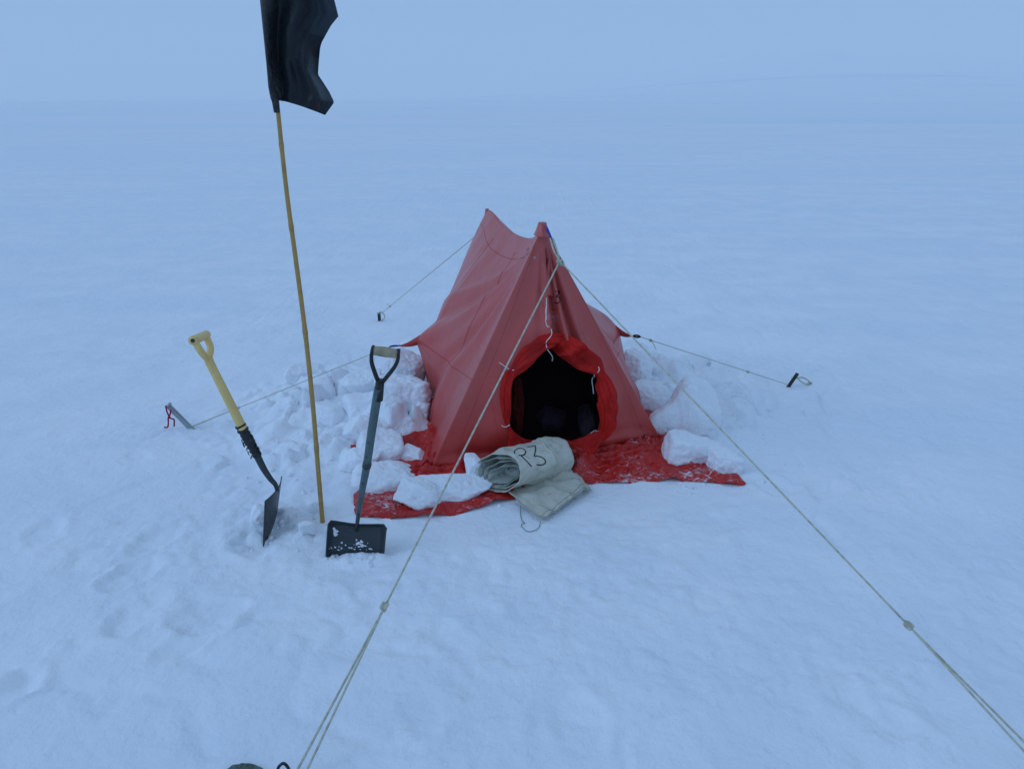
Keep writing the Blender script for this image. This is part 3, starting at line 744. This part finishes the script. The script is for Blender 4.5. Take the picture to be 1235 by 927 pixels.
# green sack half-buried
gc = G(290, 944, 0); gz = H(gc.x, gc.y)
def sack(s, t):
    a = s * 2 * math.pi; ph = t * math.pi / 2; r = math.sin(ph)
    z = math.cos(ph) * .072 + .006 * mnoise.noise(Vector((math.cos(a) * r * 4, math.sin(a) * r * 4, 1))) + .007 * math.exp(-((t - .3) / .2) ** 2) * math.sin(a * 15) * .6
    return Vector((gc.x + .082 * r * math.cos(a), gc.y + .07 * r * math.sin(a), gz + z - .028))
V, F = grid(sack, 64, 20, True); root = thing('canvas_sack', 'grey-green canvas sack almost buried at the bottom edge of the snow', 'sack', (gc.x, gc.y, gz))
mesh('sack_body', V, F, GREENC, root)
V, F = tube(cat([Vector((gc.x + .012 * math.cos(a) - .004, gc.y + .016 * math.sin(a) + .01, gz + .034 + .004 * math.sin(a * 3))) for a in np.linspace(0, 6.0, 12)], 4), .0045, 7); mesh('gathered_neck', V, F, GREENC, root)

# ------------------------------------------------------------------ snow blocks
def block(label, u, v, Yd, sx, sy, sz, rz=0, seed=0, tilt=0, peak=None, soft=.10, nm='snow_block', sit=True):
    rr = np.random.RandomState(seed); c = P(u, v, Yd)
    import bmesh
    bm = bmesh.new(); bmesh.ops.create_icosphere(bm, subdivisions=5, radius=1)
    N = np.array([v_.co[:] for v_ in bm.verts]); N /= np.linalg.norm(N, axis=1)[:, None]
    F = [tuple(x.index for x in f.verts) for f in bm.faces]; bm.free()
    pl = [np.array(q, float) for q in ((1, 0, 0), (-1, 0, 0), (0, 1, 0), (0, -1, 0), (0, 0, 1), (0, 0, -1))]; ds = [1.0] * 6
    for k in range(10):
        q = rr.normal(size=3); q /= np.linalg.norm(q); pl.append(q); ds.append(rr.uniform(.80, 1.10))
    pl = [q + rr.normal(size=3) * .13 for q in pl]; pl = [q / np.linalg.norm(q) for q in pl]
    kk = 34.0; acc = 0
    for q, d in zip(pl, ds): acc = acc + np.exp(kk * np.clip(N @ q, 0, 1) / d) 
    inv = np.log(acc / 1.0) / kk; r = 1 / inv; r = r / r.mean()
    V = N * r[:, None] * 1.18
    if peak: V[:, 2] += peak * np.exp(-(((V[:, 0] - .25) / .45) ** 2)) * (V[:, 2] > 0)
    V = V * np.array([sx, sy, sz]) / 2
    for i in range(len(V)):
        p = Vector(V[i]) * 1; nn = Vector(N[i])
        f = .08 * mnoise.noise(p * 10 + Vector((seed, 0, 0))) + .09 * (abs(mnoise.noise(p * 24 + Vector((seed, 3, 0)))) - .2) + .040 * mnoise.noise(p * 55 + Vector((0, seed, 0))) + .018 * mnoise.noise(p * 120)
        V[i] += np.array(nn) * f * min(sx, sy, sz) * soft / .10 * .9
    M_ = np.array((Matrix.Rotation(rz, 3, 'Z') @ Matrix.Rotation(tilt, 3, 'Y')))
    V = V @ M_.T + np.array(c)
    lowz = V[:, 2].min()
    if sit:      # let the foot of the block sink into what it lies on
        gz_ = H(c.x, c.y) + .004; dz = lowz - (gz_ - .012)
        if dz > 0: m_ = V[:, 2] < c.z; V[m_, 2] -= dz * ((c.z - V[m_, 2]) / max(c.z - lowz, 1e-6))
    o = mesh(nm, V.tolist(), F, CHUNK); tag(o, label, 'snow block', 'snow blocks weighing down the tent skirt'); rebase(o, (c.x, c.y, float(V[:, 2].min()))); return o
B = block
B('long rounded snow block at the far left of the red skirt, behind the grey shovel', 466, 577, 3.13, .29, .18, .11, .12, 1, .06)
B('rounded snow block between the long block and the wide slab', 504, 596, 2.95, .17, .14, .10, -.2, 2, .18)
B('widest flat snow slab lying left of the canvas bag', 549, 586, 3.06, .33, .19, .085, .10, 13, -.05)
B('small snow lump on top of the wide slab against the tent', 572, 557, 3.15, .08, .08, .045, .2, 4)
B('large snow block against the left tent wall, level with the shovel fork', 487, 477, 3.86, .27, .26, .17, .2, 5, -.1)
B('jagged snow block below the large one on the left wall', 478, 513, 3.66, .25, .20, .15, .5, 6, .3)
B('highest snow block under the left guy tab', 494, 446, 4.12, .18, .2, .14, -.3, 7, .2)
B('snow block between the grey shovel shaft and red skirt', 459, 543, 3.40, .20, .20, .13, .3, 8, .15)
B('small snow lump resting on red cloth near the left tent corner', 498, 549, 3.36, .12, .09, .06, -.4, 9, .3)
B('snow block left of the large one behind the shovel handle', 448, 493, 3.82, .24, .22, .14, .4, 10, .1)
B('snow block at the outer left of the heap near the guy rope', 437, 462, 4.15, .20, .2, .12, .1, 11)
B('pointed tall snow slab right of the tent under the guy rope', 823, 508, 3.68, .36, .18, .27, .10, 22, -.1, peak=.55, soft=.07)
B('chunky snow block on the red skirt beside the right tent corner', 836, 547, 3.40, .28, .18, .15, .05, 23, .22)
B('outermost right snow block at the tip of the red skirt', 874, 561, 3.30, .17, .15, .14, .1, 24, .1)
B('flat snow block against the right tent wall above the pointed slab', 782, 475, 3.98, .22, .2, .11, -.3, 25, .1)
B('snow block high against the right tent wall below the guy tab', 766, 445, 4.2, .14, .2, .16, .2, 26)
B('small snow block leaning by the yellow shovel blade', 313, 622, 2.78, .07, .06, .08, .4, 31, .3)
B('tiny snow chip between yellow shovel and bamboo pole', 370, 633, 2.68, .06, .05, .03, .4, 32, .1)
B('lone snow block at the back left behind the bamboo pole', 357, 455, 4.45, .15, .14, .11, .5, 33, .3)
B('snow block at the front left of the heap beside the bamboo pole', 405, 500, 3.85, .20, .18, .12, .7, 34, .2)
B('low snow block between the jagged block and the long block on the left skirt', 443, 520, 3.55, .22, .2, .13, .2, 41, .2)
B('small snow block touching the grey shovel shaft from the right', 466, 516, 3.62, .14, .13, .10, .6, 42, .2)
B('snow block at the left edge of the skirt above the long block', 436, 553, 3.30, .15, .16, .10, .2, 43, .1)
B('narrow snow block tucked against the lower left tent wall', 505, 496, 3.78, .10, .16, .12, .2, 44, .1)
# loose crumbs nobody could count
rr = random.Random(5); V = []; F = []
def crumb(x, y, r, z=None):
    z = H(x, y) if z is None else z
    b = len(V)
    ph = rr.random() * 6
    for dz, k in ((-.5, .7), (.1, 1), (.7, .55)):
        for i in range(6): a = ph + i * math.pi / 3; j = rr.uniform(.75, 1.2); V.append(Vector((x + r * k * math.cos(a) * j, y + r * k * math.sin(a) * j, z + r * dz * rr.uniform(.8, 1.2))))
    for l in (0, 1):
        for i in range(6): F.append((b + l * 6 + i, b + l * 6 + (i + 1) % 6, b + l * 6 + 6 + (i + 1) % 6, b + l * 6 + 6 + i))
    F.append(tuple(b + 12 + i for i in range(6)))
for (cx, cy, sx, sy, n__) in ((-.95, 3.75, .35, .55, 170), (1.1, 3.85, .35, .5, 150), (YB.x + .1, YB.y + .1, .16, .12, 40), (GB.x, GB.y - .03, .13, .05, 30), (-.25, 3.0, .35, .06, 30), (.85, 3.12, .3, .05, 26)):
    for k in range(n__):
        x = rr.gauss(cx, sx * .6); y = rr.gauss(cy, sy * .6)
        crumb(x, y, rr.choice((.004, .006, .006, .009, .014)))
o = mesh('snow_crumbs', V, F, CHUNK); o['kind'] = 'stuff'

# ------------------------------------------------------------------ flag on bamboo
pbz = H(PB.x, PB.y)
root = thing('marker_flag', 'black cloth flag on a slightly bowed bamboo pole standing in the snow', 'flag', (PB.x, PB.y, pbz))
PX = [(391, 640), (389, 628), (384, 570), (377, 485), (368, 400), (357, 315), (348, 250), (341, 190), (335, 132), (328, 60), (322, -10), (316, -90)]
pts = [P(u, v, PB.y + .0004 * (640 - v) * .12) for u, v in PX]; pts[0] = pts[1] - (pts[2] - pts[1]).normalized() * .16
cp_ = cat(pts, 8); N = len(cp_); rad_ = []
nodes_ = [i for i in range(N) if i % 13 == 6]
for i in range(N):
    r = .0105 - .0035 * i / N
    if i in nodes_: r *= 1.16
    rad_.append(r)
V, F = tube(cp_, rad_, 12); pole = mesh('pole', V, F, BAMBOO, root)
ms = [tube([cp_[i] - (cp_[i + 1] - cp_[i]) * .05, cp_[i] + (cp_[i + 1] - cp_[i]) * .05], rad_[i] * 1.04, 12) for i in nodes_ if i < N - 2]
for V, F in ms: sub('node_ring', V, F, GRIP, root, pole)
Lft = [(308, -110), (312, -50), (315, 0), (319, 40), (323, 80), (325, 105), (327, 115), (330, 119)]
Rgt = [(392, -110), (396, -55), (402, -5), (408, 20), (399, 31), (388, 51), (386, 58), (384.5, 75), (383.5, 90), (390, 100), (397, 111), (403, 123.5), (397, 132), (392, 139)]
def path(L, t):
    q = [Vector((a, b, 0)) for a, b in L]; D = [0]
    for a, b in zip(q[:-1], q[1:]): D.append(D[-1] + (b - a).length)
    x = t * D[-1]; i = max(0, min(len(q) - 2, int(np.searchsorted(D, x, 'right') - 1))); return q[i].lerp(q[i + 1], min(1, (x - D[i]) / (D[i + 1] - D[i])))
def fl(s, t):
    a = path(Lft, t); b = path(Rgt, t); q = a.lerp(b, s)
    # bottom hem droops like the photo's
    q.y += 3.0 * math.sin(math.pi * s) * (t > .5) * (t - .5) * -1
    dep = .030 * math.sin(s * 7.5 + .8 * math.sin(t * 5) + .3) * min(1, s * 4) * (.5 + .5 * (1 - t)) + .03 * s
    dep += .012 * math.sin(s * 17 + t * 6) * min(1, s * 4) + .02 * mnoise.noise(Vector((s * 3, t * 5, 4)))
    f = max(0, s - .80) * .35; dep += f * math.sin(t * 9)
    return P(q.x, q.y, PB.y + .02 + dep - .02)
V, F = grid(fl, 60, 90); mi = [1 if ((i / 59 > .74 and j / 89 < .60) or (i / 59 > .83 and .70 < j / 89 < .93)) else 0 for i in range(59) for j in range(89)]
o = mesh('flag_cloth', V, F, FLAGM, root, mats=[FLAGM, FLAG2], midx=mi); solid(o, .0012)
V, F = grid(lambda s, t: fl(s * .22, t) + Vector((-.003 * (1 - s), -.024 * math.sin(math.pi * s) ** .6 - .005, 0)), 12, 60); mesh('pole_sleeve', V, F, TAPE, root)
V, F = tube(cat([P(329, 112, PB.y - .006), P(332, 122, PB.y - .004), P(334, 136, PB.y - .002)], 5), [.013, .012, .0125, .014, .013, .0125, .012, .012, .0115, .011, .0105], 12); mesh('tape_wrap', V, F, TAPE, root)

# ------------------------------------------------------------------ shovels
# grey steel square shovel, front view
gz = H(GB.x, GB.y)
root = thing('snow_shovel', 'dark grey square-bladed shovel with wooden D-grip standing upright near the red skirt', 'shovel', (GB.x, GB.y, gz), 'shovels stuck in the snow')
Yg = GB.y
def gb(s, t):       # blade: s across, t down
    tl, tr, bl, br = (395.5, 627), (466.5, 632), (392.5, 673), (463, 671)
    u = (tl[0] * (1 - s) + tr[0] * s) * (1 - t) + (bl[0] * (1 - s) + br[0] * s) * t
    v = (tl[1] * (1 - s) + tr[1] * s) * (1 - t) + (bl[1] * (1 - s) + br[1] * s) * t
    c = abs(2 * s - 1)
    if t < .25: v += (5 * max(0, (c - .90)) / .10) * (1 - t / .25) + 2.0 * math.sin(math.pi * s) ** 2 * (1 - t / .25)
    y = Yg + .035 - .045 * t
    y -= .030 * max(0, (c - .72) / .28) ** 1.6                     # turned-up sides face the camera
    y -= .022 * max(0, (.10 - t) / .10) ** 1.5                      # rolled step on top
    return P(u, v, y)
V, F = grid(gb, 60, 44)
# buried part of the blade
V2, F2 = grid(lambda s, t: gb(s, 1) + Vector((0, -.03, -.12)) * t, 60, 6)
V, F = join((V, F), (V2, F2)); o = mesh('blade', V, F, STEEL, root); solid(o, .003); blade = o
# snow stuck on blade
bvb = bvh_of(V, F)
ms = []
rr = random.Random(3)
for (u, v, r) in [(404, 640, .012), (404, 644, .010), (402, 637, .007), (432, 655, .008), (436, 653, .007), (437, 658, .008), (433, 659, .005), (430, 651, .004)] + [(rr.uniform(396, 450), rr.uniform(654, 663), rr.uniform(.002, .005)) for _ in range(26)]:
    q = on([(u, v)], bvb, .001)
    if q:
        V_, F_ = grid(lambda s, t: q[0] + Vector((math.cos(s * 6.283) * r * math.sin(t * 1.57) * (1 + .3 * math.sin(s * 19 + u)), -.4 * r * math.cos(t * 1.57), math.sin(s * 6.283) * r * math.sin(t * 1.57) * (1 + .3 * math.cos(s * 13 + u)))), 12, 5, True); ms.append((V_, F_))
V, F = join(*ms); sub('stuck_snow', V, F, CHUNK, root, blade)
# shaft
sh = [P(430.5, 634, Yg + .035), P(433, 615, Yg + .02), P(437, 590, Yg + .015), P(442.5, 560, Yg + .012), P(449, 515, Yg + .01), P(455, 478, Yg + .008), P(457, 468, Yg + .008)]
rd = [.009, .012, .0165, .019, .0205, .021, .021]
cc = cat(sh, 6); V, F = tube(cc, np.interp(np.linspace(0, 6, len(cc)), range(7), rd).tolist(), 12, flat=.8); shf = mesh('shaft', V, F, HANDLE, root)
d_ = (sh[1] - sh[0]).normalized()
V, F = tube([P(430, 640, Yg + .022), P(430.6, 632, Yg + .020), P(432, 620, Yg + .006)], [.007, .012, .010], 10, flat=.6); sub('socket', V, F, STEEL, root, blade)
V, F = tube([P(442, 563, Yg + .012), P(443, 558, Yg + .012)], [.0212, .0214], 14, flat=.82); sub('shaft_band', V, F, STEEL, root, shf)
ms = []
for (u, v) in ((441.5, 551), (444, 534), (447.5, 512), (437, 583), (451, 492)):
    q = P(u, v, Yg - .008); ms.append(tube([q + Vector((0, .004, 0)), q - Vector((0, .0015, 0))], .0032, 8))
for V, F in ms: sub('rivet', V, F, STEEL, root, shf)
fk = lambda L: tube(cat([P(a, b, Yg + .008) for a, b in L], 7), [(.0125 - .004 * i / (7 * (len(L) - 1))) for i in range(7 * (len(L) - 1) + 1)], 10, flat=.75)
V, F = join(fk([(457, 474), (457.5, 464), (453, 452), (448.5, 438), (448, 428), (450, 418)]), fk([(457, 474), (459, 464), (466, 455), (476, 442), (480, 432), (479.5, 421)]), tube([P(456, 482, Yg + .008), P(458.5, 458, Yg + .008)], [.0215, .0190], 12, flat=.85))
mesh('fork', V, F, TAPE, root)
a, b = P(450.5, 422.5, Yg + .008), P(480, 426.5, Yg + .008); cc = [a.lerp(b, i / 12) for i in range(13)]
V, F = tube(cc, [.0165 + .0022 * math.sin(math.pi * i / 12) for i in range(13)], 16); mesh('grip', V, F, GRIP, root)
ms = []
for e, sg in ((a, -1), (b, 1)):
    dd = (b - a).normalized() * sg; ms.append(tube([e - dd * .001, e + dd * .006], .0195, 14))
for V, F in ms: mesh('grip_cap', V, F, TAPE, root)

# yellow-handled shovel, blade edge-on
yz = H(YB.x, YB.y)
root = thing('snow_shovel', 'yellow-handled shovel leaning left with black tape on its neck', 'shovel', (YB.x, YB.y, yz), 'shovels stuck in the snow')
Yy = YB.y + .09
def yb(s, t):      # s from near edge (camera side) to far edge, t down
    nl_ = [(319.5, 604), (317.5, 655)]; fr_ = [(339.5, 574), (332, 632)]
    a = (nl_[0][0] + (nl_[1][0] - nl_[0][0]) * t, nl_[0][1] + (nl_[1][1] - nl_[0][1]) * t)
    b = (fr_[0][0] + (fr_[1][0] - fr_[0][0]) * t, fr_[0][1] + (fr_[1][1] - fr_[0][1]) * t)
    u = a[0] * (1 - s) + b[0] * s; v = a[1] * (1 - s) + b[1] * s
    c = 2 * s - 1
    u += 5.0 * (1 - c * c) * (1 - .35 * t)                           # dish of the blade
    y = (YB.y - .02) + .22 * s
    if t < .12: u -= 0
    return P(u, v, y)
V, F = grid(yb, 40, 40); V2, F2 = grid(lambda s, t: yb(s, 1) + Vector((-.012, 0, -.10)) * t, 40, 5)
V, F = join((V, F), (V2, F2)); blade = solid(mesh('blade', V, F, STEEL, root), .004)
L = [(334.5, 592), (332, 584), (326, 577), (318, 565), (311, 551), (306, 540), (300, 526)]
cc = cat([P(a, b, Yy) for a, b in L], 6); V, F = tube(cc, np.interp(np.linspace(0, 1, len(cc)), [0, .2, .6, 1], [.008, .010, .0145, .0165]).tolist(), 12); mesh('neck', V, F, STEEL, root)
cc = [P(289.5 + (311 - 289.5) * t, 512 + (550 - 512) * t, Yy) for t in np.linspace(0, 1, 24)]
V, F = tube(cc, [.0225 - .0045 * i / 23 + .0022 * math.sin(i * 2.1) + .0012 * math.sin(i * 5) for i in range(24)], 14); tp = mesh('tape_wrap', V, F, TAPE, root)
ms = []; rr = random.Random(9)
for k in range(14):
    t = rr.uniform(.3, .95); c = P(289.5 + 21.5 * t, 512 + 38 * t, Yy - .004); sg = rr.choice((-1, 1)); st = c + Vector((sg * .018, 0, 0))
    ms.append(tube(cat([st, st + Vector((sg * rr.uniform(.004, .010), -.004, -rr.uniform(0, .012))), st + Vector((sg * rr.uniform(0, .008), -.004, -rr.uniform(.012, .035)))], 4), rr.uniform(.0015, .0035), 5))
V, F = join(*ms); sub('tape_shred', V, F, TAPE, root, tp)
cc = cat([P(294, 519, Yy), P(286, 503, Yy), P(276, 483, Yy), P(265, 461, Yy), P(256, 443, Yy), P(251, 432, Yy)], 6)
V, F = tube(cc, np.interp(np.linspace(0, 1, len(cc)), [0, .05, .08, .7, .9, 1], [.020, .0235, .0205, .0185, .018, .020]).tolist(), 16, flat=.9)
bars = [tube([p + Vector((.004, -.017, 0)) for p in cc[2:-4]], .0030, 6)]
V, F = join((V, F), *bars); mesh('shaft', V, F, YEL, root)
near, farr = P(234, 410, Yy - .055), P(247.5, 404, Yy + .055)
ms = []
for e in (near, farr):
    j = P(251.5, 434, Yy); m1 = P(245, 424, (Yy + e.y) / 2 + (e.y - Yy) * .35)
    m1 = j.lerp(e, .45) + Vector((.006, (e.y - Yy) * .35, 0))
    ms.append(tube(cat([P(253, 438, Yy), j, m1, e], 7), np.interp(np.linspace(0, 1, 22), [0, .3, 1], [.017, .0135, .0135]).tolist(), 12))
V, F = join(*ms); mesh('fork', V, F, YEL, root)
ax = (farr - near).normalized()
V, F = tube([near - ax * .012, near, farr, farr + ax * .012], .0175, 18); g = mesh('grip', V, F, YEL, root)
V, F = tube([near - ax * .0126, near - ax * .0121], .0085, 14); sub('grip_bore', V, F, TAPE, root, g)

# ------------------------------------------------------------------ canvas bag marked R3
c0, c1 = G(607, 594), G(677, 573)
bz = H((c0.x + c1.x) / 2, (c0.y + c1.y) / 2) + .035
root = thing('canvas_bag', 'rolled off-white canvas bag marked R3 lying in front of the entrance', 'bag', ((c0.x + c1.x) / 2, (c0.y + c1.y) / 2, bz))
axd = (c1 - c0).normalized(); pr = Vector((axd.y, -axd.x, 0)); Lb = (c1 - c0).length
def roll(s, t, k=1.0, ext=0.0):
    a = s * 2 * math.pi; x = -.018 + t * (Lb + .043)
    wa = .104 * (1 - .12 * t); hb = .080 + .010 * math.sin(math.pi * t)
    if t > .90: f = math.sqrt(max(0, 1 - ((t - .90) / .10) ** 2)); wa *= .35 + .65 * f; hb *= .35 + .65 * f
    wa *= k; hb *= k
    n1_ = .016 * mnoise.noise(Vector((math.cos(a) * 1.2, math.sin(a) * 1.2, t * 3))) + .010 * mnoise.noise(Vector((math.cos(a) * 3, math.sin(a) * 3, t * 9)))
    ca, sa = math.cos(a), math.sin(a)
    # slanted mouth: the near side reaches further out
    x += (1 - t) ** 2 * (-.01 + .055 * ca + .035 * sa)
    drop = .012 * math.sin(t * 5)
    q = c0 + axd * x + pr * (wa + n1_) * ca; q.z = bz + .075 + (hb + n1_) * sa + drop * .3 + .01 * t
    return q
V, F = grid(lambda s, t: roll(s, t), 72, 50, True); rb = mesh('roll', V, F, OUTC, root); bvR = bvh_of(V, F); solid(rb, .004)
# folded layers seen in the open mouth
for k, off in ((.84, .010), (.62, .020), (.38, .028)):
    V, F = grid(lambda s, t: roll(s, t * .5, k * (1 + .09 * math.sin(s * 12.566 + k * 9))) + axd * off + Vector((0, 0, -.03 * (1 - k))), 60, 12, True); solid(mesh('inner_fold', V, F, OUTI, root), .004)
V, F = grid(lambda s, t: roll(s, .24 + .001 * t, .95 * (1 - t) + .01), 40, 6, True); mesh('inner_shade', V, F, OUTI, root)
ms = []
for t0, w_ in ((.60, .010), (.655, .008)):
    ms.append(grid(lambda s, t: (lambda q, c: q + (q - c).normalized() * (.006 * math.sin(math.pi * t) + .001))(roll(s, t0 + (t - .5) * w_ * 5), c0 + axd * (-.018 + t0 * (Lb + .043)) + Vector((0, 0, bz + .075))), 72, 7, True))
V, F = join(*ms); mesh('band', V, F, OUTC, root)
def stroke2(L, r=.0036): return stroke(t2(570, 500, 6.18, L), bvR, r, 6, .0006)
V, F = stroke2([(312, 292), (312, 275), (330, 258), (357, 251), (382, 260), (394, 276), (388, 293), (370, 303), (342, 302)])
V2, F2 = stroke2([(362, 306), (385, 330), (412, 358), (438, 386)]); V3, F3 = stroke2([(385, 304), (405, 314), (430, 330)], .0018)
V4, F4 = stroke2([(405, 240), (430, 241), (455, 234), (466, 234), (468, 262), (462, 290), (458, 310), (478, 309), (508, 315), (532, 330), (543, 352), (532, 368), (505, 374), (475, 372)])
V, F = join((V, F), (V2, F2), (V3, F3), (V4, F4)); mesh('lettering', V, F, INK, root)
# spread flap
TLp, TRp = G(602, 572, .05), G(692, 573, .045); BRp, BLp = G(711, 590, .02), G(655, 628, .006)
def flapb(s, t):      # s left->right, t top->bottom
    lft = [(601, 570, .05), (612, 592, .035), (628, 611, .02), (655, 629, .012)]; rgt = [(690, 566, .05), (700, 574, .035), (707, 582, .03), (713, 588, .025)]
    def pp(L, t):
        x = t * 3; i = min(2, int(x)); f = x - i; a, b = L[i], L[i + 1]; return G(a[0] + (b[0] - a[0]) * f, a[1] + (b[1] - a[1]) * f, a[2] + (b[2] - a[2]) * f)
    q = pp(lft, t).lerp(pp(rgt, t), s)
    bow = math.sin(math.pi * s) * t ** 3 * .012; q = q + Vector((.2, .6, 0)) * bow
    q.z += .026 * mnoise.noise(Vector((s * 3.2, t * 2.4, 6))) + .012 * mnoise.noise(Vector((s * 8, t * 6, 8))) + .028 * math.exp(-((s - .42 - .2 * t) / .09) ** 2) * (1 - t * .6) + .02 * math.exp(-((s - .85) / .08) ** 2) * t + .008 * math.exp(-(s / .05) ** 2)
    q.z = max(q.z, H(q.x, q.y) + .006)
    return q
V, F = grid(flapb, 56, 44); fb = solid(mesh('flap', V, F, OUTC, root), .004)
V, F = join(tube([flapb(s, .995) + Vector((0, 0, .003)) for s in np.linspace(0, 1, 50)], .0032, 6), tube([flapb(s, .93) + Vector((0, 0, .003)) for s in np.linspace(0, 1, 50)], .0012, 5), tube([flapb(0.005, t) + Vector((0, 0, .003)) for t in np.linspace(0, 1, 40)], .0028, 6),
            tube([flapb(s, .85) + Vector((0, 0, .0035)) for s in np.linspace(.62, .9, 20)], .0012, 5)); sub('hem', V, F, OUTI, root, fb)
def og(u, v, z=.004): q = G(u, v); q.z = H(q.x, q.y) + z; return q
V, F = tube(cat([og(628, 612, .012), og(628, 622), og(630, 629), og(633, 632), og(629, 634), og(630, 638), (og(637, 642)), og(645, 640), og(650, 636), og(652, 630, .008)], 6), .0014, 6); mesh('draw_string', V, F, GREENC, root)
V, F = tube(cat([G(680, 572, .05), G(686, 566, .06), G(690, 574, .04), G(684, 577, .03), G(678, 578, .02)], 5), .0016, 6); mesh('tie_string', V, F, WROPE, root)

# ------------------------------------------------------------------ things dimly seen inside
def lump(name, label, cat_, u, v, Yd, sx, sy, sz, m, seed):
    c = P(u, v, Yd)
    V, F = grid(lambda s, t: c + Vector((sx * math.cos(s * 6.283) * math.sin(t * math.pi), sy * math.sin(s * 6.283) * math.sin(t * math.pi), sz * math.cos(t * math.pi))) * (1 + .3 * mnoise.noise(Vector((math.cos(s * 6.283) * 2, math.sin(s * 6.283) * 2, t * 4 + seed)))), 40, 26, True)
    lo = min(p.z for p in V)
    if lo > .02:
        for p in V:
            if p.z < c.z: p.z -= (lo - .02) * (c.z - p.z) / (c.z - lo)
    o = mesh(name, V, F, m); tag(o, label, cat_); rebase(o, (c.x, c.y, min(p.z for p in V))); return o
lump('bundle', 'dim purple-grey cloth bundle in the middle of the tent floor', 'bundle', 664, 505, 3.75, .075, .1, .06, BAGP, 1)
lump('stuff_sack', 'dark red sack just inside the left of the tent entrance', 'sack', 624, 492, 3.55, .035, .08, .14, BAGR, 2)
lump('sleeping_bag', 'blue-grey bedding just inside the lower right of the entrance', 'bedding', 708, 507, 3.6, .05, .15, .07, BAGB, 3)
